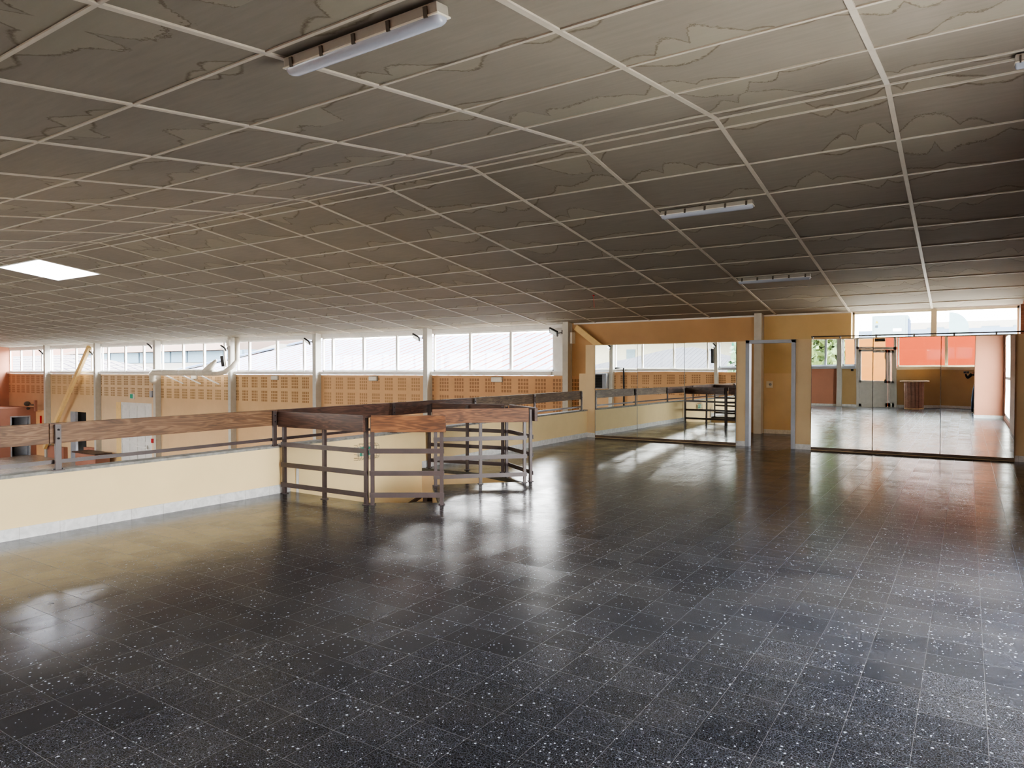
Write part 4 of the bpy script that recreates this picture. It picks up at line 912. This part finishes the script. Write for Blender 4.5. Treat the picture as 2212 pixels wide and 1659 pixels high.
def tree(x, y, h, r, label, a, b, seed, trunk=1.5):
    rnd = random.Random(seed); root = empty('tree', (x, y, ZG-.5), 0, label, 'tree', 'trees behind the camera side windows')
    mb = MB(); mb.tube([(0, 0, 0), (.1, 0, h*.45), (0, .1, h*.8)], [.22, .16, .05], 8); mb.build('trunk', M['clip'], root)
    bm = bmesh.new()
    for k in range(2600):
        u = rnd.random()**.5; th = rnd.uniform(0, 2*PI); zz = rnd.uniform(.12, 1); rr = r*u*math.sin(PI*min(1, .18+zz*.8))**.8
        c = Vector((rr*math.cos(th), rr*math.sin(th), h*zz)); s = rnd.uniform(.12, .3)
        R_ = Euler((rnd.uniform(0, 6), rnd.uniform(0, 6), rnd.uniform(0, 6))).to_matrix()
        vs = [bm.verts.new(c+R_ @ Vector(p)*s) for p in ((-1, -.5, 0), (0, -.7, .1), (1, 0, 0), (0, .7, .1), (-1, .5, 0))]; bm.faces.new(vs)
    mb = MB(); mb.bm.free(); mb.bm = bm; mb.build('crown', leafy('leaves_%d' % seed, a, b), root, recalc=False)
    return root
tree(-9.9, -12, 9, 1.8, 'dense blue green conifer reflected at the left of the large mirror', '2c4630', '4a6446', 1)
tree(-6.4, -13.4, 8.5, 1.3, 'light green tree beside the apricot building in the mirror', '3c5230', '62703e', 2)
tree(-11.0, -27.5, 9, 1.8, 'yellow green tree behind the green mast in the mirror', '5a5226', '6e6636', 3)
tree(-10.2, -19, 9, 2.3, 'grey green tree at the right end of the smaller mirror', '35484a', '4c5c54', 4)
tree(-9.5, -34, 11, 3.0, 'tall green tree beside the cream house in the mirror', '3a4a2c', '525e3a', 5)

# ------------------------------------------------------------------ light
w = bpy.data.worlds.new('sky'); bpy.context.scene.world = w; w.use_nodes = True; nt = w.node_tree; bg = nt.nodes['Background']
tc = nt.nodes.new('ShaderNodeTexCoord'); sp_ = nt.nodes.new('ShaderNodeSeparateXYZ'); nt.links.new(tc.outputs['Generated'], sp_.inputs[0])
cr = nt.nodes.new('ShaderNodeValToRGB'); nt.links.new(sp_.outputs[2], cr.inputs[0])
cr.color_ramp.elements[0].position = 0.0; cr.color_ramp.elements[0].color = (1, .975, .94, 1); cr.color_ramp.elements[1].position = .7; cr.color_ramp.elements[1].color = (.88, .94, 1, 1)
nt.links.new(cr.outputs[0], bg.inputs[0]); bg.inputs[1].default_value = 3.2
sun = bpy.data.lights.new('sun', 'SUN'); sun.energy = 2.2; sun.angle = math.radians(8); sun.color = (1, .96, .9)
so = bpy.data.objects.new('sun', sun); C.objects.link(so); so.rotation_euler = (math.radians(28), math.radians(12), 0)
def portal(x0, x1, z0, z1, y, d):
    l = bpy.data.lights.new('portal', 'AREA'); l.shape = 'RECTANGLE'; l.size = x1-x0; l.size_y = z1-z0; l.cycles.is_portal = True
    o = bpy.data.objects.new('portal', l); C.objects.link(o); o.location = ((x0+x1)/2, y, (z0+z1)/2); o.rotation_euler = (PI/2 if d > 0 else -PI/2, 0, 0)
portal(-25, -9.5, 1.4, 2.8, YB+.3, -1); portal(XL, -25, 1.4, 2.8, YB+.3, -1); portal(-2.3, XR, 1.5, 2.9, YB+.3, -1)
portal(-25, -9.5, 1.4, 2.9, YF-.3, 1); portal(XL, -25, 1.4, 2.9, YF-.3, 1); portal(-9.5, XR, 1.0, 2.9, YF-.3, 1)
l = bpy.data.lights.new('portal', 'AREA'); l.shape = 'RECTANGLE'; l.size = 3.7; l.size_y = 2.5; l.cycles.is_portal = True
o = bpy.data.objects.new('portal', l); C.objects.link(o); o.location = (XR+.3, 4.95, 1.3); o.rotation_euler = (PI/2, 0, PI/2)

sc = bpy.context.scene
sc.view_settings.view_transform = 'AgX'; sc.view_settings.look = 'AgX - Medium High Contrast'; sc.view_settings.exposure = 3.6; sc.view_settings.gamma = 1.0
sc.cycles.max_bounces = 9; sc.cycles.diffuse_bounces = 5; sc.cycles.glossy_bounces = 5; sc.cycles.transparent_max_bounces = 8; sc.cycles.use_adaptive_sampling = True; sc.cycles.adaptive_threshold = .05; sc.cycles.sample_clamp_indirect = 8; sc.cycles.use_denoising = True
try: sc.cycles.denoiser = 'OPENIMAGEDENOISE'
except Exception: pass
